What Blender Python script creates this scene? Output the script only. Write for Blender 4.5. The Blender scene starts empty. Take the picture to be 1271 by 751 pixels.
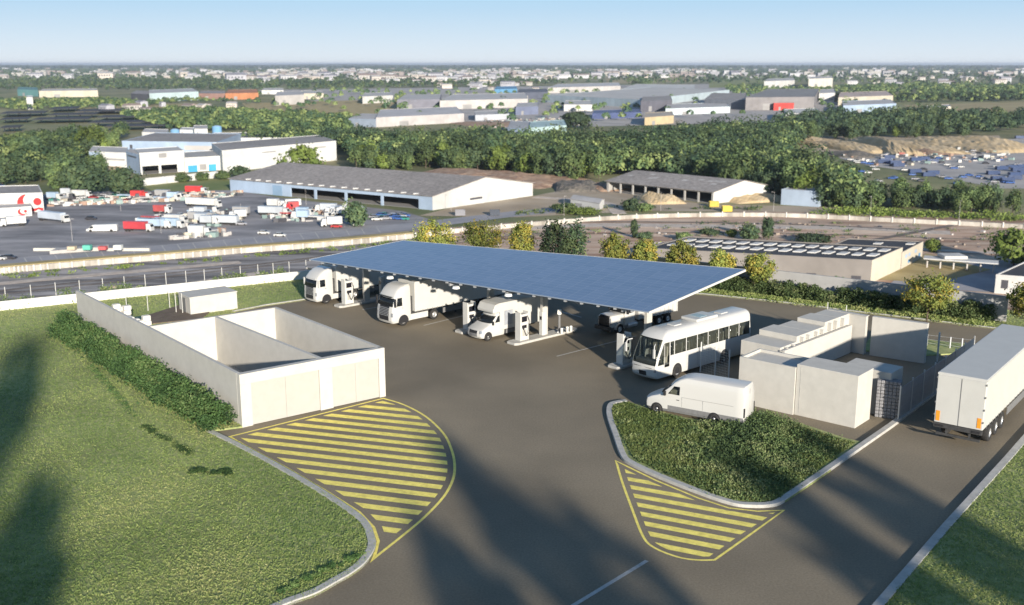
import bpy, math, random
import numpy as np
from mathutils import Vector
R = math.radians
random.seed(7); rng = np.random.default_rng(7)
sc = bpy.context.scene; COL = sc.collection

# ------------------------------------------------------------ camera, sky, sun, exposure
FPX, CX, CY, HY, CAMH = 1290., 635.5, 375.5, 79., 22.
PITCH = math.atan((CY-HY)/FPX)
cam_d = bpy.data.cameras.new('camera'); cam = bpy.data.objects.new('camera', cam_d); COL.objects.link(cam)
cam.location = (0, 0, CAMH); cam.rotation_euler = (R(90)-PITCH, 0, 0)
cam_d.sensor_width = 36; cam_d.lens = FPX/1271*36; cam_d.clip_start = .5; cam_d.dof.use_dof = True; cam_d.dof.focus_distance = 62; cam_d.dof.aperture_fstop = .42; cam_d.clip_end = 90000
sc.camera = cam
HAZE = 5e-5
SUN_EL, SX, SY = 13.8, .34, -.94
w = bpy.data.worlds.new('World'); sc.world = w; w.use_nodes = True
nt = w.node_tree; nt.nodes.clear()
sky = nt.nodes.new('ShaderNodeTexSky'); sky.sky_type = 'NISHITA'; sky.sun_disc = False
sky.sun_elevation = R(SUN_EL); sky.sun_rotation = math.atan2(SX, SY)
sky.altitude = 0; sky.air_density = 1.0; sky.dust_density = 0; sky.ozone_density = 3.0
bg = nt.nodes.new('ShaderNodeBackground'); bg.inputs[1].default_value = .088
wo = nt.nodes.new('ShaderNodeOutputWorld')
# low, pale band of hazy air towards the horizon
tcw = nt.nodes.new('ShaderNodeTexCoord'); sx_ = nt.nodes.new('ShaderNodeSeparateXYZ'); nt.links.new(tcw.outputs['Generated'], sx_.inputs[0])
rw_ = nt.nodes.new('ShaderNodeValToRGB'); nt.links.new(sx_.outputs[2], rw_.inputs[0]); el = rw_.color_ramp.elements
el[0].position = 0.; el[0].color = (.78,.86,.95,1); el[1].position = .062; el[1].color = (.42,.66,.90,1)
e_ = el.new(.2); e_.color = (.30,.48,.72,1)
sc_ = nt.nodes.new('ShaderNodeVectorMath'); sc_.operation = 'SCALE'; sc_.inputs['Scale'].default_value = 5.8; nt.links.new(rw_.outputs[0], sc_.inputs[0])
mrw = nt.nodes.new('ShaderNodeMapRange'); mrw.inputs[1].default_value = .05; mrw.inputs[2].default_value = .30; mrw.inputs[3].default_value = .95; mrw.inputs[4].default_value = 0
nt.links.new(sx_.outputs[2], mrw.inputs[0]); mxw = nt.nodes.new('ShaderNodeMix'); mxw.data_type = 'RGBA'
nt.links.new(mrw.outputs[0], mxw.inputs[0]); nt.links.new(sky.outputs[0], mxw.inputs[6]); nt.links.new(sc_.outputs[0], mxw.inputs[7])
nt.links.new(mxw.outputs[2], bg.inputs[0]); nt.links.new(bg.outputs[0], wo.inputs[0])
sd = bpy.data.lights.new('sun', 'SUN'); sd.energy = 4.6; sd.angle = R(1.1); sd.color = (1, .91, .79)
so = bpy.data.objects.new('sun', sd); COL.objects.link(so); so.location = (0, 0, 60)
sv = Vector((SX*math.cos(R(SUN_EL)), SY*math.cos(R(SUN_EL)), math.sin(R(SUN_EL))))
so.rotation_euler = sv.to_track_quat('Z', 'Y').to_euler()
sc.view_settings.view_transform = 'Standard'; sc.view_settings.look = 'None'
sc.view_settings.exposure = .95; sc.view_settings.gamma = 1; sc.view_settings.use_curve_mapping = False
sc.cycles.volume_bounces = 0; sc.cycles.max_bounces = 6; sc.cycles.transparent_max_bounces = 12
sc.cycles.use_denoising = True

# ------------------------------------------------------------ helpers
ZL = -38.0                                     # level of the plain below the filling station plateau
def G(x, y, z=0.):                             # photo coordinates -> point on the level z
    u = (x-CX)/FPX; v = -(y-CY)/FPX
    dy = math.cos(PITCH)+v*math.sin(PITCH); dz = -math.sin(PITCH)+v*math.cos(PITCH)
    t = (z-CAMH)/dz
    return Vector((u*t, dy*t, z))
def F(x, y, z=0.): return G(x, y, ZL+z)
def PY(P):
    Z = P[2]-CAMH; d = P[1]*math.cos(PITCH)-Z*math.sin(PITCH); q = P[1]*math.sin(PITCH)+Z*math.cos(PITCH)
    return CX+FPX*P[0]/d, CY-FPX*q/d
def HT(P, ytop):                               # height at P that reaches the picture row ytop
    lo, hi = 0., 120.
    for _ in range(40):
        m = (lo+hi)/2
        if PY((P[0], P[1], P[2]+m))[1] > ytop: lo = m
        else: hi = m
    return lo

def mat(name, c, rough=.8, metal=0., var=.12, scale=2., c2=None, bump=0., big=0., bigscale=.05, spec=.35, stretch=None, bscale=None):
    m = bpy.data.materials.new(name); m.use_nodes = True; n = m.node_tree; b = n.nodes['Principled BSDF']
    b.inputs['Roughness'].default_value = rough; b.inputs['Metallic'].default_value = metal
    b.inputs['Specular IOR Level'].default_value = spec
    tc = n.nodes.new('ShaderNodeTexCoord'); mp = n.nodes.new('ShaderNodeMapping')
    n.links.new(tc.outputs['Object'], mp.inputs[0])
    if stretch: mp.inputs['Scale'].default_value = stretch
    nz = n.nodes.new('ShaderNodeTexNoise'); nz.inputs['Scale'].default_value = scale; nz.inputs['Detail'].default_value = 6
    nz.inputs['Roughness'].default_value = .62
    n.links.new(mp.outputs[0], nz.inputs[0])
    rp = n.nodes.new('ShaderNodeValToRGB'); n.links.new(nz.outputs['Fac'], rp.inputs[0])
    if c2 is None:
        a = [min(1, k*(1-var)) for k in c]; d = [min(1, k*(1+var)) for k in c]
    else: a, d = c, c2
    rp.color_ramp.elements[0].position = .35; rp.color_ramp.elements[0].color = (*a, 1)
    rp.color_ramp.elements[1].position = .65; rp.color_ramp.elements[1].color = (*d, 1)
    out = rp.outputs[0]
    if big:
        n2 = n.nodes.new('ShaderNodeTexNoise'); n2.inputs['Scale'].default_value = bigscale; n2.inputs['Detail'].default_value = 4
        n.links.new(mp.outputs[0], n2.inputs[0])
        mr = n.nodes.new('ShaderNodeMapRange'); mr.inputs[1].default_value = .35; mr.inputs[2].default_value = .65
        mr.inputs[3].default_value = 1-big; mr.inputs[4].default_value = 1+big*.5
        n.links.new(n2.outputs['Fac'], mr.inputs[0])
        mx = n.nodes.new('ShaderNodeVectorMath'); mx.operation = 'SCALE'
        n.links.new(out, mx.inputs[0]); n.links.new(mr.outputs[0], mx.inputs['Scale']); out = mx.outputs[0]
    n.links.new(out, b.inputs['Base Color'])
    if bump:
        bp = n.nodes.new('ShaderNodeBump'); bp.inputs['Strength'].default_value = bump; bp.inputs['Distance'].default_value = .05
        if bscale:
            n3 = n.nodes.new('ShaderNodeTexNoise'); n3.inputs['Scale'].default_value = bscale; n3.inputs['Detail'].default_value = 5
            n.links.new(mp.outputs[0], n3.inputs[0]); n.links.new(n3.outputs['Fac'], bp.inputs['Height'])
        else: n.links.new(nz.outputs['Fac'], bp.inputs['Height'])
        n.links.new(bp.outputs[0], b.inputs['Normal'])
    return m
def leafmat(name, ca, cb, cc=None, trans=.25):  # per-leaf colour comes from the mesh attribute "tint"
    m = bpy.data.materials.new(name); m.use_nodes = True; n = m.node_tree; b = n.nodes['Principled BSDF']
    at = n.nodes.new('ShaderNodeAttribute'); at.attribute_name = 'tint'
    rp = n.nodes.new('ShaderNodeValToRGB'); n.links.new(at.outputs['Fac'], rp.inputs[0])
    rp.color_ramp.elements[0].color = (*ca, 1); rp.color_ramp.elements[1].color = (*cb, 1)
    if cc:
        e = rp.color_ramp.elements.new(.62); e.color = (*cb, 1); rp.color_ramp.elements[-1].color = (*cc, 1)
    oi = n.nodes.new('ShaderNodeObjectInfo'); mr = n.nodes.new('ShaderNodeMapRange')
    mr.inputs[3].default_value = .6; mr.inputs[4].default_value = 1.45
    n.links.new(oi.outputs['Random'], mr.inputs[0])
    mx = n.nodes.new('ShaderNodeVectorMath'); mx.operation = 'SCALE'
    n.links.new(rp.outputs[0], mx.inputs[0]); n.links.new(mr.outputs[0], mx.inputs['Scale'])
    n.links.new(mx.outputs[0], b.inputs['Base Color']); b.inputs['Roughness'].default_value = .75
    b.inputs['Specular IOR Level'].default_value = .2
    if trans:
        tr = n.nodes.new('ShaderNodeBsdfTranslucent'); n.links.new(mx.outputs[0], tr.inputs[0])
        ms = n.nodes.new('ShaderNodeMixShader'); ms.inputs[0].default_value = trans
        n.links.new(b.outputs[0], ms.inputs[1]); n.links.new(tr.outputs[0], ms.inputs[2])
        n.links.new(ms.outputs[0], n.nodes['Material Output'].inputs[0])
    return m
def glassmat(name, tint, fac):
    m = bpy.data.materials.new(name); m.use_nodes = True; n = m.node_tree
    b = n.nodes['Principled BSDF']; b.inputs['Base Color'].default_value = (.02, .025, .03, 1); b.inputs['Roughness'].default_value = .05
    nz = n.nodes.new('ShaderNodeTexNoise'); nz.inputs['Scale'].default_value = 1.5
    bp = n.nodes.new('ShaderNodeBump'); bp.inputs['Strength'].default_value = .03; n.links.new(nz.outputs['Fac'], bp.inputs['Height']); n.links.new(bp.outputs[0], b.inputs['Normal'])
    t = n.nodes.new('ShaderNodeBsdfTransparent'); t.inputs[0].default_value = (*tint, 1)
    ms = n.nodes.new('ShaderNodeMixShader'); ms.inputs[0].default_value = fac
    n.links.new(t.outputs[0], ms.inputs[1]); n.links.new(b.outputs[0], ms.inputs[2])
    n.links.new(ms.outputs[0], n.nodes['Material Output'].inputs[0])
    return m

def tag(o, label=None, cat=None, group=None, kind=None):
    if label: o['label'] = label
    if cat: o['category'] = cat
    if group: o['group'] = group
    if kind: o['kind'] = kind
    return o
def thing(name, label, cat, loc=(0, 0, 0), rz=0., group=None, scale=1.):
    o = bpy.data.objects.new(name, None); COL.objects.link(o); o.empty_display_size = .3
    o.location = loc; o.rotation_euler = (0, 0, rz); o.scale = (scale,)*3
    return tag(o, label, cat, group)
def link(name, me, parent=None):
    o = bpy.data.objects.new(name, me); COL.objects.link(o)
    if parent: o.parent = parent
    return o
def dup(root, loc, rz=0., scale=None, label=None, group=None):
    def cp(o, par):
        c = o.copy(); COL.objects.link(c)
        if par: c.parent = par
        for ch in list(o.children): cp(ch, c)
        return c
    c = cp(root, None); c.location = loc; c.rotation_euler = (0, 0, rz)
    if scale is not None: c.scale = scale if hasattr(scale, '__len__') else (scale,)*3
    if label: c['label'] = label
    if group: c['group'] = group
    return c
class MB:
    def __init__(s): s.v = []; s.f = []; s.m = []; s.mi = 0
    def add(s, vs, fs):
        k = len(s.v); s.v += [tuple(p) for p in vs]; s.f += [tuple(i+k for i in f) for f in fs]; s.m += [s.mi]*len(fs)
        return s
    def box(s, x0, x1, y0, y1, z0, z1):
        return s.add([(x0,y0,z0),(x1,y0,z0),(x1,y1,z0),(x0,y1,z0),(x0,y0,z1),(x1,y0,z1),(x1,y1,z1),(x0,y1,z1)],
                     [(0,3,2,1),(4,5,6,7),(0,1,5,4),(1,2,6,5),(2,3,7,6),(3,0,4,7)])
    def quad(s, *p): return s.add(p, [tuple(range(len(p)))])
    def prism(s, poly, z0, z1):               # poly: list of (x,y); z1 may be a list
        n = len(poly); zz = z1 if hasattr(z1, '__len__') else [z1]*n
        ar = sum(poly[i][0]*poly[(i+1) % n][1]-poly[(i+1) % n][0]*poly[i][1] for i in range(n))
        if ar < 0: poly = poly[::-1]; zz = zz[::-1]
        vs = [(p[0], p[1], z0) for p in poly]+[(p[0], p[1], z) for p, z in zip(poly, zz)]
        fs = [tuple(range(n-1, -1, -1)), tuple(range(n, 2*n))]+[(i, (i+1) % n, n+(i+1) % n, n+i) for i in range(n)]
        return s.add(vs, fs)
    def xprism(s, prof, y0, y1):              # prof: list of (x,z), extruded along y
        n = len(prof)
        vs = [(p[0], y0, p[1]) for p in prof]+[(p[0], y1, p[1]) for p in prof]
        return s.add(vs, [tuple(range(n)), tuple(range(2*n-1, n-1, -1))]+[(i, n+i, n+(i+1) % n, (i+1) % n) for i in range(n)])
    def tube(s, a, b, r0, r1=None, n=8):
        a = Vector(a); b = Vector(b); r1 = r0 if r1 is None else r1; d = (b-a).normalized()
        u = d.orthogonal().normalized(); w_ = d.cross(u)
        vs = [a+(u*math.cos(2*math.pi*i/n)+w_*math.sin(2*math.pi*i/n))*r0 for i in range(n)]
        vs += [b+(u*math.cos(2*math.pi*i/n)+w_*math.sin(2*math.pi*i/n))*r1 for i in range(n)]
        return s.add(vs, [tuple(range(n-1, -1, -1)), tuple(range(n, 2*n))]+[(i, (i+1) % n, n+(i+1) % n, n+i) for i in range(n)])
    def sweep(s, pts, w_, h, z0=0., closed=False):   # kerb: the strip lies left of the line of travel
        n = len(pts); L = []
        for i in range(n):
            a = Vector(pts[max(0, i-1)]).xy; b = Vector(pts[min(n-1, i+1)]).xy; t = (b-a).normalized()
            nn = Vector((-t.y, t.x)); p = Vector(pts[i]).xy; L.append((p, p+nn*w_))
        vs = []
        for p, q in L: vs += [(p.x, p.y, z0), (p.x, p.y, z0+h), (q.x, q.y, z0+h), (q.x, q.y, z0)]
        fs = []
        for i in range(n-1):
            k = 4*i
            for j in range(3): fs.append((k+j, k+4+j, k+5+j, k+1+j))
        fs += [(0, 1, 2, 3), (4*n-1, 4*n-2, 4*n-3, 4*n-4)]
        return s.add(vs, fs)
    def mesh(s, name, mats, smooth=False):
        me = bpy.data.meshes.new(name); me.from_pydata(s.v, [], s.f)
        for m in (mats if isinstance(mats, (list, tuple)) else [mats]): me.materials.append(m)
        if any(s.m): me.polygons.foreach_set('material_index', s.m)
        if smooth: me.polygons.foreach_set('use_smooth', [True]*len(me.polygons))
        me.update(); return me
    def build(s, name, mats, parent=None, bevel=0., smooth=False, loc=None, rz=0.):
        o = link(name, s.mesh(name, mats, smooth), parent)
        if bevel:
            b = o.modifiers.new('bevel', 'BEVEL'); b.width = bevel; b.segments = 2; b.limit_method = 'ANGLE'; b.angle_limit = R(35)
        if loc is not None: o.location = loc; o.rotation_euler = (0, 0, rz)
        return o
def smooth_line(pts, n=6):                    # Catmull-Rom
    P = [Vector(p) for p in pts]; P = [P[0]*2-P[1]]+P+[P[-1]*2-P[-2]]; out = []
    for i in range(1, len(P)-2):
        for k in range(n):
            t = k/n; a, b, c, d = P[i-1:i+3]
            out.append(.5*((2*b)+(c-a)*t+(2*a-5*b+4*c-d)*t*t+(3*b-a-3*c+d)*t**3))
    out.append(P[-2]); return out
def leaves(name, pts, size, m, tint=None, parent=None, flat=0., seed=1, mesh_only=False, tall=1., out=None, jit=.5):
    r = np.random.default_rng(seed); N = len(pts)
    nrm = r.normal(size=(N, 3)); nrm[:, 2] = np.abs(nrm[:, 2])+flat
    if out is not None: nrm = out+jit*r.normal(size=(N, 3))
    nrm /= np.linalg.norm(nrm, axis=1)[:, None]
    a = np.cross(nrm, r.normal(size=(N, 3))); a /= np.linalg.norm(a, axis=1)[:, None]; b = np.cross(nrm, a)
    sz = size*r.uniform(.55, 1.3, N)[:, None]
    a = a*sz*tall; b = b*sz*.62
    v = np.stack([pts-a, pts+b-a*.1, pts+a, pts-b-a*.1], axis=1).reshape(-1, 3)
    me = bpy.data.meshes.new(name); me.vertices.add(4*N); me.vertices.foreach_set('co', v.ravel())
    me.loops.add(4*N); me.loops.foreach_set('vertex_index', np.arange(4*N, dtype=np.int32))
    me.polygons.add(N); me.polygons.foreach_set('loop_start', np.arange(0, 4*N, 4, dtype=np.int32))
    me.update(); me.materials.append(m)
    at = me.attributes.new('tint', 'FLOAT', 'FACE')
    t = r.uniform(0, 1, N) if tint is None else np.clip(tint+r.normal(size=N)*.1, 0, 1)
    at.data.foreach_set('value', t.astype(np.float32))
    return me if mesh_only else link(name, me, parent)
def crown_pts(r, n_cl, per, rx, ry, rz, zc, cl=.3, hollow=.55):
    P = []; T = []; O = []
    for _ in range(n_cl):
        d = r.normal(size=3); d /= np.linalg.norm(d); k = r.uniform(hollow, 1)**.6*r.uniform(.8, 1.08)
        c = d*np.array([rx, ry, rz])*k; c[2] += zc; t = r.uniform(0, 1)
        n = int(per*r.uniform(.5, 1.4)); s = cl*r.uniform(.6, 1.3)
        q = r.normal(size=(n, 3))*np.array([rx, ry, rz])*s*.5
        cc_ = (c-np.array([0, 0, zc]))/np.array([rx, ry, rz]); o = q/np.array([rx, ry, rz])/(s*.5)*.55+cc_*.6; o[:, 2] += .15
        P.append(c+q); T.append(np.full(n, t)); O.append(o/(np.linalg.norm(o, axis=1)[:, None]+1e-6))
    return np.concatenate(P), np.concatenate(T), np.concatenate(O)
def inside(poly, X, Y):
    c = np.zeros(len(X), bool); n = len(poly)
    for i in range(n):
        x0, y0 = poly[i][0], poly[i][1]; x1, y1 = poly[(i+1) % n][0], poly[(i+1) % n][1]
        if y0 == y1: continue
        k = ((y0 > Y) != (y1 > Y)) & (X < (x1-x0)*(Y-y0)/(y1-y0)+x0); c ^= k
    return c
def scatter(poly, n, r):
    a = np.array([(p[0], p[1]) for p in poly]); lo = a.min(0); hi = a.max(0); out = np.zeros((0, 2))
    while len(out) < n:
        q = r.uniform(lo, hi, size=(n*2, 2)); out = np.concatenate([out, q[inside(poly, q[:, 0], q[:, 1])]])
    return out[:n]

# ------------------------------------------------------------ materials
M = {}
M['asphalt'] = mat('asphalt', (.21,.175,.122), .88, var=.13, scale=9, bump=.25, big=.2, bigscale=.11)
M['yellow'] = mat('yellow paint', (.82,.69,.16), .7, var=.16, scale=2.5, bump=.1)
M['whiteline'] = mat('line paint', (.42,.41,.38), .7, var=.15, scale=5)
M['kerb'] = mat('kerb concrete', (.40,.39,.36), .85, var=.12, scale=3, bump=.2)
M['concrete'] = mat('white render', (.46,.443,.40), .85, var=.045, scale=1.5, bump=.05, big=.04, bigscale=.4)
M['door'] = mat('pale door panel', (.365,.352,.318), .7, var=.03, scale=2)
M['greywall'] = mat('grey concrete wall', (.33,.325,.315), .9, var=.07, scale=.8, bump=.1)
M['lawn'] = mat('lawn soil', (.20,.25,.09), .95, c2=(.36,.37,.16), scale=2.2, bump=.3, bscale=18, big=.25, bigscale=.12)
M['blade'] = leafmat('grass blades', (.17,.24,.075), (.32,.38,.13), (.46,.45,.20), trans=.5)
M['hedge'] = leafmat('hedge leaves', (.02,.045,.02), (.06,.115,.035), (.12,.165,.06), trans=.2)
M['shrub'] = leafmat('shrub leaves', (.055,.09,.04), (.135,.195,.07), (.26,.29,.13), trans=.2)
M['autumn'] = leafmat('autumn leaves', (.12,.16,.04), (.25,.27,.065), (.38,.30,.06), trans=.25)
M['tree'] = leafmat('tree leaves', (.04,.075,.04), (.11,.155,.055), (.21,.25,.09), trans=.15)
M['treedark'] = leafmat('dark tree leaves', (.028,.052,.032), (.065,.10,.048), (.11,.14,.055), trans=.1)
M['treelight'] = leafmat('light tree leaves', (.08,.12,.025), (.15,.20,.045), (.20,.25,.07), trans=.2)
M['bark'] = mat('bark', (.09,.07,.05), .9, var=.3, scale=6, bump=.4)
M['paint'] = mat('white vehicle paint', (.48,.475,.45), .28, var=.015, scale=.7, spec=.5)
M['curtain'] = mat('white tarpaulin', (.46,.455,.425), .5, var=.03, scale=1.2, bump=.05)
M['black'] = mat('black plastic', (.02,.02,.022), .55, var=.2, scale=8)
M['tyre'] = mat('tyre rubber', (.028,.027,.026), .85, var=.2, scale=10)
M['rim'] = mat('wheel rim', (.5,.5,.49), .35, metal=.6, var=.1, scale=6)
M['chassis'] = mat('dark chassis', (.045,.045,.045), .6, var=.2, scale=4)
M['greyplas'] = mat('grey plastic', (.16,.16,.16), .5, var=.1, scale=5)
M['seat'] = mat('seat fabric', (.42,.38,.31), .9, var=.2, scale=4)
M['amber'] = mat('amber reflector', (.75,.28,.03), .35, var=.15, scale=20)
M['red'] = mat('red lamp', (.45,.03,.02), .3, var=.1, scale=8)
M['steel'] = mat('galvanised steel', (.42,.43,.44), .45, metal=.4, var=.1, scale=5)
M['whitemetal'] = mat('white coated steel', (.50,.495,.465), .45, var=.03, scale=3)
M['glass'] = glassmat('vehicle glass', (.82,.85,.83), .22)
M['darkglass'] = glassmat('dark vehicle glass', (.25,.28,.28), .6)
M['lens'] = mat('headlamp lens', (.35,.37,.4), .1, var=.3, scale=15, metal=.5)
M['fence'] = mat('grey metal mesh panel', (.33,.35,.38), .5, metal=.2, var=.1, scale=3)
# where the shadow of each tree's crown lands: (photo x, y, height, crown radius, label)
SHADE = [(G(p, q).x, G(p, q).y, h, r_, s) for p, q, h, r_, s in [
 (2,520,20,2.6,'tall tree behind the viewpoint, leftmost of all'), (36,660,18,2.2,'tall tree behind the viewpoint shading the near lawn'), (22,755,18,2.4,'broad tree behind the viewpoint, nearest the lawn edge'),
 (25,455,21,2.0,'slender tall tree behind the viewpoint'),
 (610,625,18,1.8,'tall tree behind the viewpoint shading the road centre'), (680,680,18,2.6,'broad tall tree behind the viewpoint shading the near road'), (585,735,18,2.2,'tree behind the viewpoint by the road'),
 (800,735,19,2.2,'tall tree right of the viewpoint'), (1010,640,19,1.7,'tall tree farther right of the viewpoint'), (1130,655,18,1.7,'tree right of the viewpoint by the kerb'), (1100,600,20,1.1,'thin tree right of the viewpoint'),
 (1230,700,17,2.4,'broad tree shading the right lawn'), (1120,735,17,2.2,'tree shading the right part of the road')]]
# ------------------------------------------------------------ site: plateau and its surfaces
def struct(o, kind='structure'): o['kind'] = kind; return o
wa, wb = G(-160, 404), G(470, 338)             # line of the white boundary wall
plate = [(-190,-80),(190,-80),(190,10),(88,62),(47,91.5),(29,104),(5,118),(-14,116.5),(wb.x,wb.y+4.5),(wa.x-3,wa.y+5),(-120,62),(-190,30)]
n = len(plate)
out = []
for i, p in enumerate(plate):
    dx, dy = p[0], p[1]-10; L = math.hypot(dx, dy); out.append((p[0]+dx/L*95, p[1]+dy/L*95))
mb = MB(); mb.quad(*[(p[0], p[1], 0) for p in plate])
struct(mb.build('asphalt_yard', M['asphalt']))
M['bank'] = mat('bank earth', (.10,.11,.045), .95, c2=(.17,.14,.085), scale=.4, bump=.3, bscale=5)
mb = MB()
for i in range(n):
    a, b = plate[i], plate[(i+1) % n]; c, d = out[(i+1) % n], out[i]
    mb.quad((a[0],a[1],-.006),(d[0],d[1],ZL-.1),(c[0],c[1],ZL-.1),(b[0],b[1],-.006))
struct(mb.build('embankment', M['bank']))

def clip_line(pts): return [Vector((p[0], p[1], 0)) for p in pts]
kpL = [G(*q) for q in [(263,536),(300,554),(354,583),(405,613),(444,639),(458,652),(465,668),(466,682),(455,700),(438,714),(419,725),(392,740),(361,751),(310,772),(230,800),(60,850)]]
kL = smooth_line(kpL, 5)
A = G(301,531); B = G(479,492)
gd = (B-A).normalized(); gb = Vector((-gd.y, gd.x, 0)); gb = (gb*math.cos(R(2))+Vector((-gb.y,gb.x,0))*math.sin(R(2)))
Rt = G(318,385,3.4); depth = (Rt-B).dot(gb); BR = B+gb*depth; BL = A+gb*depth
We = G(79,363,3.4); wl = (We-A).dot(gb)
backk = [G(*q) for q in [(290,388),(330,380),(375,373.5),(420,365),(470,356)]]
backk += [Vector((-8,112,0)), Vector((8,108,0))]
backk += [G(*q) for q in [(820,362),(876,366.5),(940,373),(1002,380),(1054,387),(1130,396),(1245,410),(1300,417)]]
backk += [backk[-1]+(backk[-1]-backk[-2])*2]
inner = [p+Vector((0,0,0)) for p in backk]
lawn = [(p.x, p.y) for p in kL]+[(-190,20),(-190,30),(-120,62),(wa.x,wa.y+4.6),(wb.x,wb.y+4),(-14,116),(5,117.5),(29,103.5),(47,91),(88,61.5),(120,45)]+[(p.x, p.y) for p in backk[::-1]]+[(BR.x-.5,BR.y+3),(BR.x+gb.x*.2,BR.y+gb.y*.2),(BL.x,BL.y),(A.x,A.y)]
LZ = .10
mb = MB(); mb.prism(lawn, -.3, LZ)
struct(mb.build('lawn', M['lawn']))
mb = MB(); mb.sweep(kL, -.38, .17, 0)
struct(mb.build('kerb', M['kerb'], bevel=.02))
mb = MB(); mb.sweep([Vector(p) for p in backk], .22, .15, 0)
struct(mb.build('kerb', M['kerb']))
# island
kpI = [G(*q) for q in [(776,498.5),(766,499.8),(755.5,503),(752.5,511),(754,522),(760.5,541.3),(769.6,566.6),(780,576.7),(816,593.7),(870.6,615.3),(910,628),(935,630.5),(955,630),(970,626),(993,611),(1036.6,581),(1108.7,530.5),(1152,498),(1200,462),(1233,436)]]
kI = smooth_line(kpI[:-4], 5)[:-1]+kpI[-4:]
mb = MB(); mb.sweep(kI, .36, .17, 0)
struct(mb.build('kerb', M['kerb'], bevel=.02))
isl_in = [G(1072,551), G(1050,546), G(990,526), G(930,512), G(905,527), G(850,520), G(800,507), G(776,499)]
cut = [p for p in kI if PY(p)[1] > 549 or PY(p)[0] < 900]
isl = [(p.x+.1, p.y+.1) for p in cut]+[(p.x, p.y) for p in isl_in]
mb = MB(); mb.prism(isl, -.3, .11); struct(mb.build('planting_bed', M['lawn']))
# right lawn and its kerb
kr = [G(1085,751), G(1170,653), G(1245.8,570), G(1271,541)]
d = (kr[3]-kr[0]).normalized()
kr = [kr[0]-d*25]+kr+[kr[3]+d*25]
mb = MB(); mb.sweep(kr, -.42, .17, 0); struct(mb.build('kerb', M['kerb'], bevel=.02))
rl = [(p.x+.3, p.y-.2) for p in kr]+[(kr[-1].x+60, kr[-1].y-25),(150,-60),(kr[0].x+3,-60)]
mb = MB(); mb.prism(rl, -.3, .11); struct(mb.build('lawn', M['lawn']))
# small green behind the yard on the right
gp = [G(1070,436), G(1082,416), G(1205,428), G(1198,439), G(1150,442)]
mb = MB(); mb.prism([(p.x, p.y) for p in gp], -.3, .09); struct(mb.build('lawn', M['lawn']))
# brown patch behind the garage
bp_ = [G(*q) for q in [(176,396),(232,378),(262,388),(250,398),(190,404)]]
M['mud'] = mat('brown soil', (.13,.10,.075), .95, var=.2, scale=1.5, bump=.3)
mb = MB(); mb.prism([(p.x, p.y) for p in bp_], .0, .2); struct(mb.build('soil_patch', M['mud']))

# grass blades as loose cover
def in_view(q):
    Z = -CAMH; dd = q[:, 1]*math.cos(PITCH)-Z*math.sin(PITCH)
    px = CX+FPX*q[:, 0]/dd; py = CY-FPX*(q[:, 1]*math.sin(PITCH)+Z*math.cos(PITCH))/dd
    return (px > -40) & (px < 1310) & (py < 790) & (q[:, 1] > 5)
def grass(name, poly, dens, label, size=.032, box=None):
    a = np.array(poly); lo = a.min(0); hi = a.max(0)
    lo = np.maximum(lo, [-70, 22]); hi = np.minimum(hi, [95, 122])
    N = int(dens*(hi[0]-lo[0])*(hi[1]-lo[1])); q = rng.uniform(lo, hi, size=(N, 2)); q = q[in_view(q)]
    q = q[inside(poly, q[:, 0], q[:, 1])]
    dist = np.hypot(q[:, 0], q[:, 1]); q = q[rng.uniform(size=len(q)) < np.clip((45/dist)**1.6, 0, 1)]
    pts = np.column_stack([q, LZ+.02+rng.uniform(0, .05, len(q))])
    t = .42+.34*np.sin(q[:, 0]*.35+1.3*np.sin(q[:, 1]*.23))*np.cos(q[:, 1]*.31+np.sin(q[:, 0]*.5))+rng.normal(size=len(q))*.2
    o = leaves(name, pts, size, M['blade'], tint=t, seed=5, tall=2.2); tag(o, label, 'grass', kind='stuff'); return o
grass('grass', lawn, 230, 'mown grass of the lawn left of the yard')
grass('grass', rl, 230, 'mown grass right of the access road')

# painted hatching
def poly_clip_band(poly, d, o0, o1):          # part of the polygon with o0 < p.n < o1
    nrm = Vector((-d.y, d.x)); P = [Vector((p[0], p[1])) for p in poly]
    def half(P, s, o):
        out = []
        for i in range(len(P)):
            a, b = P[i], P[(i+1) % len(P)]; fa, fb = s*(a.dot(nrm)-o), s*(b.dot(nrm)-o)
            if fa >= 0: out.append(a)
            if (fa >= 0) != (fb >= 0): out.append(a+(b-a)*(fa/(fa-fb)))
        return out
    P = half(P, 1, o0); return half(P, -1, o1) if len(P) > 2 else []
def hatch(poly_out, lo, step, w_, d, off0, name):
    mb = MB()
    C = sum((Vector(p).xy for p in poly_out), Vector((0, 0)))/len(poly_out)
    ring = [Vector(p).xy for p in poly_out]; N = len(ring)
    inn = []
    for i in range(N):
        a_ = (ring[i]-ring[i-1]).normalized(); b_ = (ring[(i+1) % N]-ring[i]).normalized(); na = Vector((-a_.y, a_.x)); nb = Vector((-b_.y, b_.x))
        m_ = (na+nb).normalized(); k_ = 1/max(.62, m_.dot(na)); inn.append(m_*k_)
    ins = [ring[i]+inn[i]*(lo*3.2) for i in range(N)]; inn = [ring[i]+inn[i]*lo for i in range(N)]
    for i in range(N):
        j = (i+1) % N; mb.quad((*ring[i],.008),(*ring[j],.008),(*inn[j],.008),(*inn[i],.008))
    nrm = Vector((-d.y, d.x)); v = [p.dot(nrm) for p in ins]; o = min(v)+off0
    while o < max(v):
        q = poly_clip_band(ins, d, o, o+w_)
        if len(q) > 2 and max((a-b).length for a in q for b in q) > .8: mb.quad(*[(*p, .008) for p in q])
        o += step
    struct(mb.build(name, M['yellow']))
e1 = smooth_line([G(*q) for q in [(476,494),(502,502),(530,517),(552,538),(562,558),(566,577),(564,595),(553,616),(530,641),(503,664),(459,699)]], 4)
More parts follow.
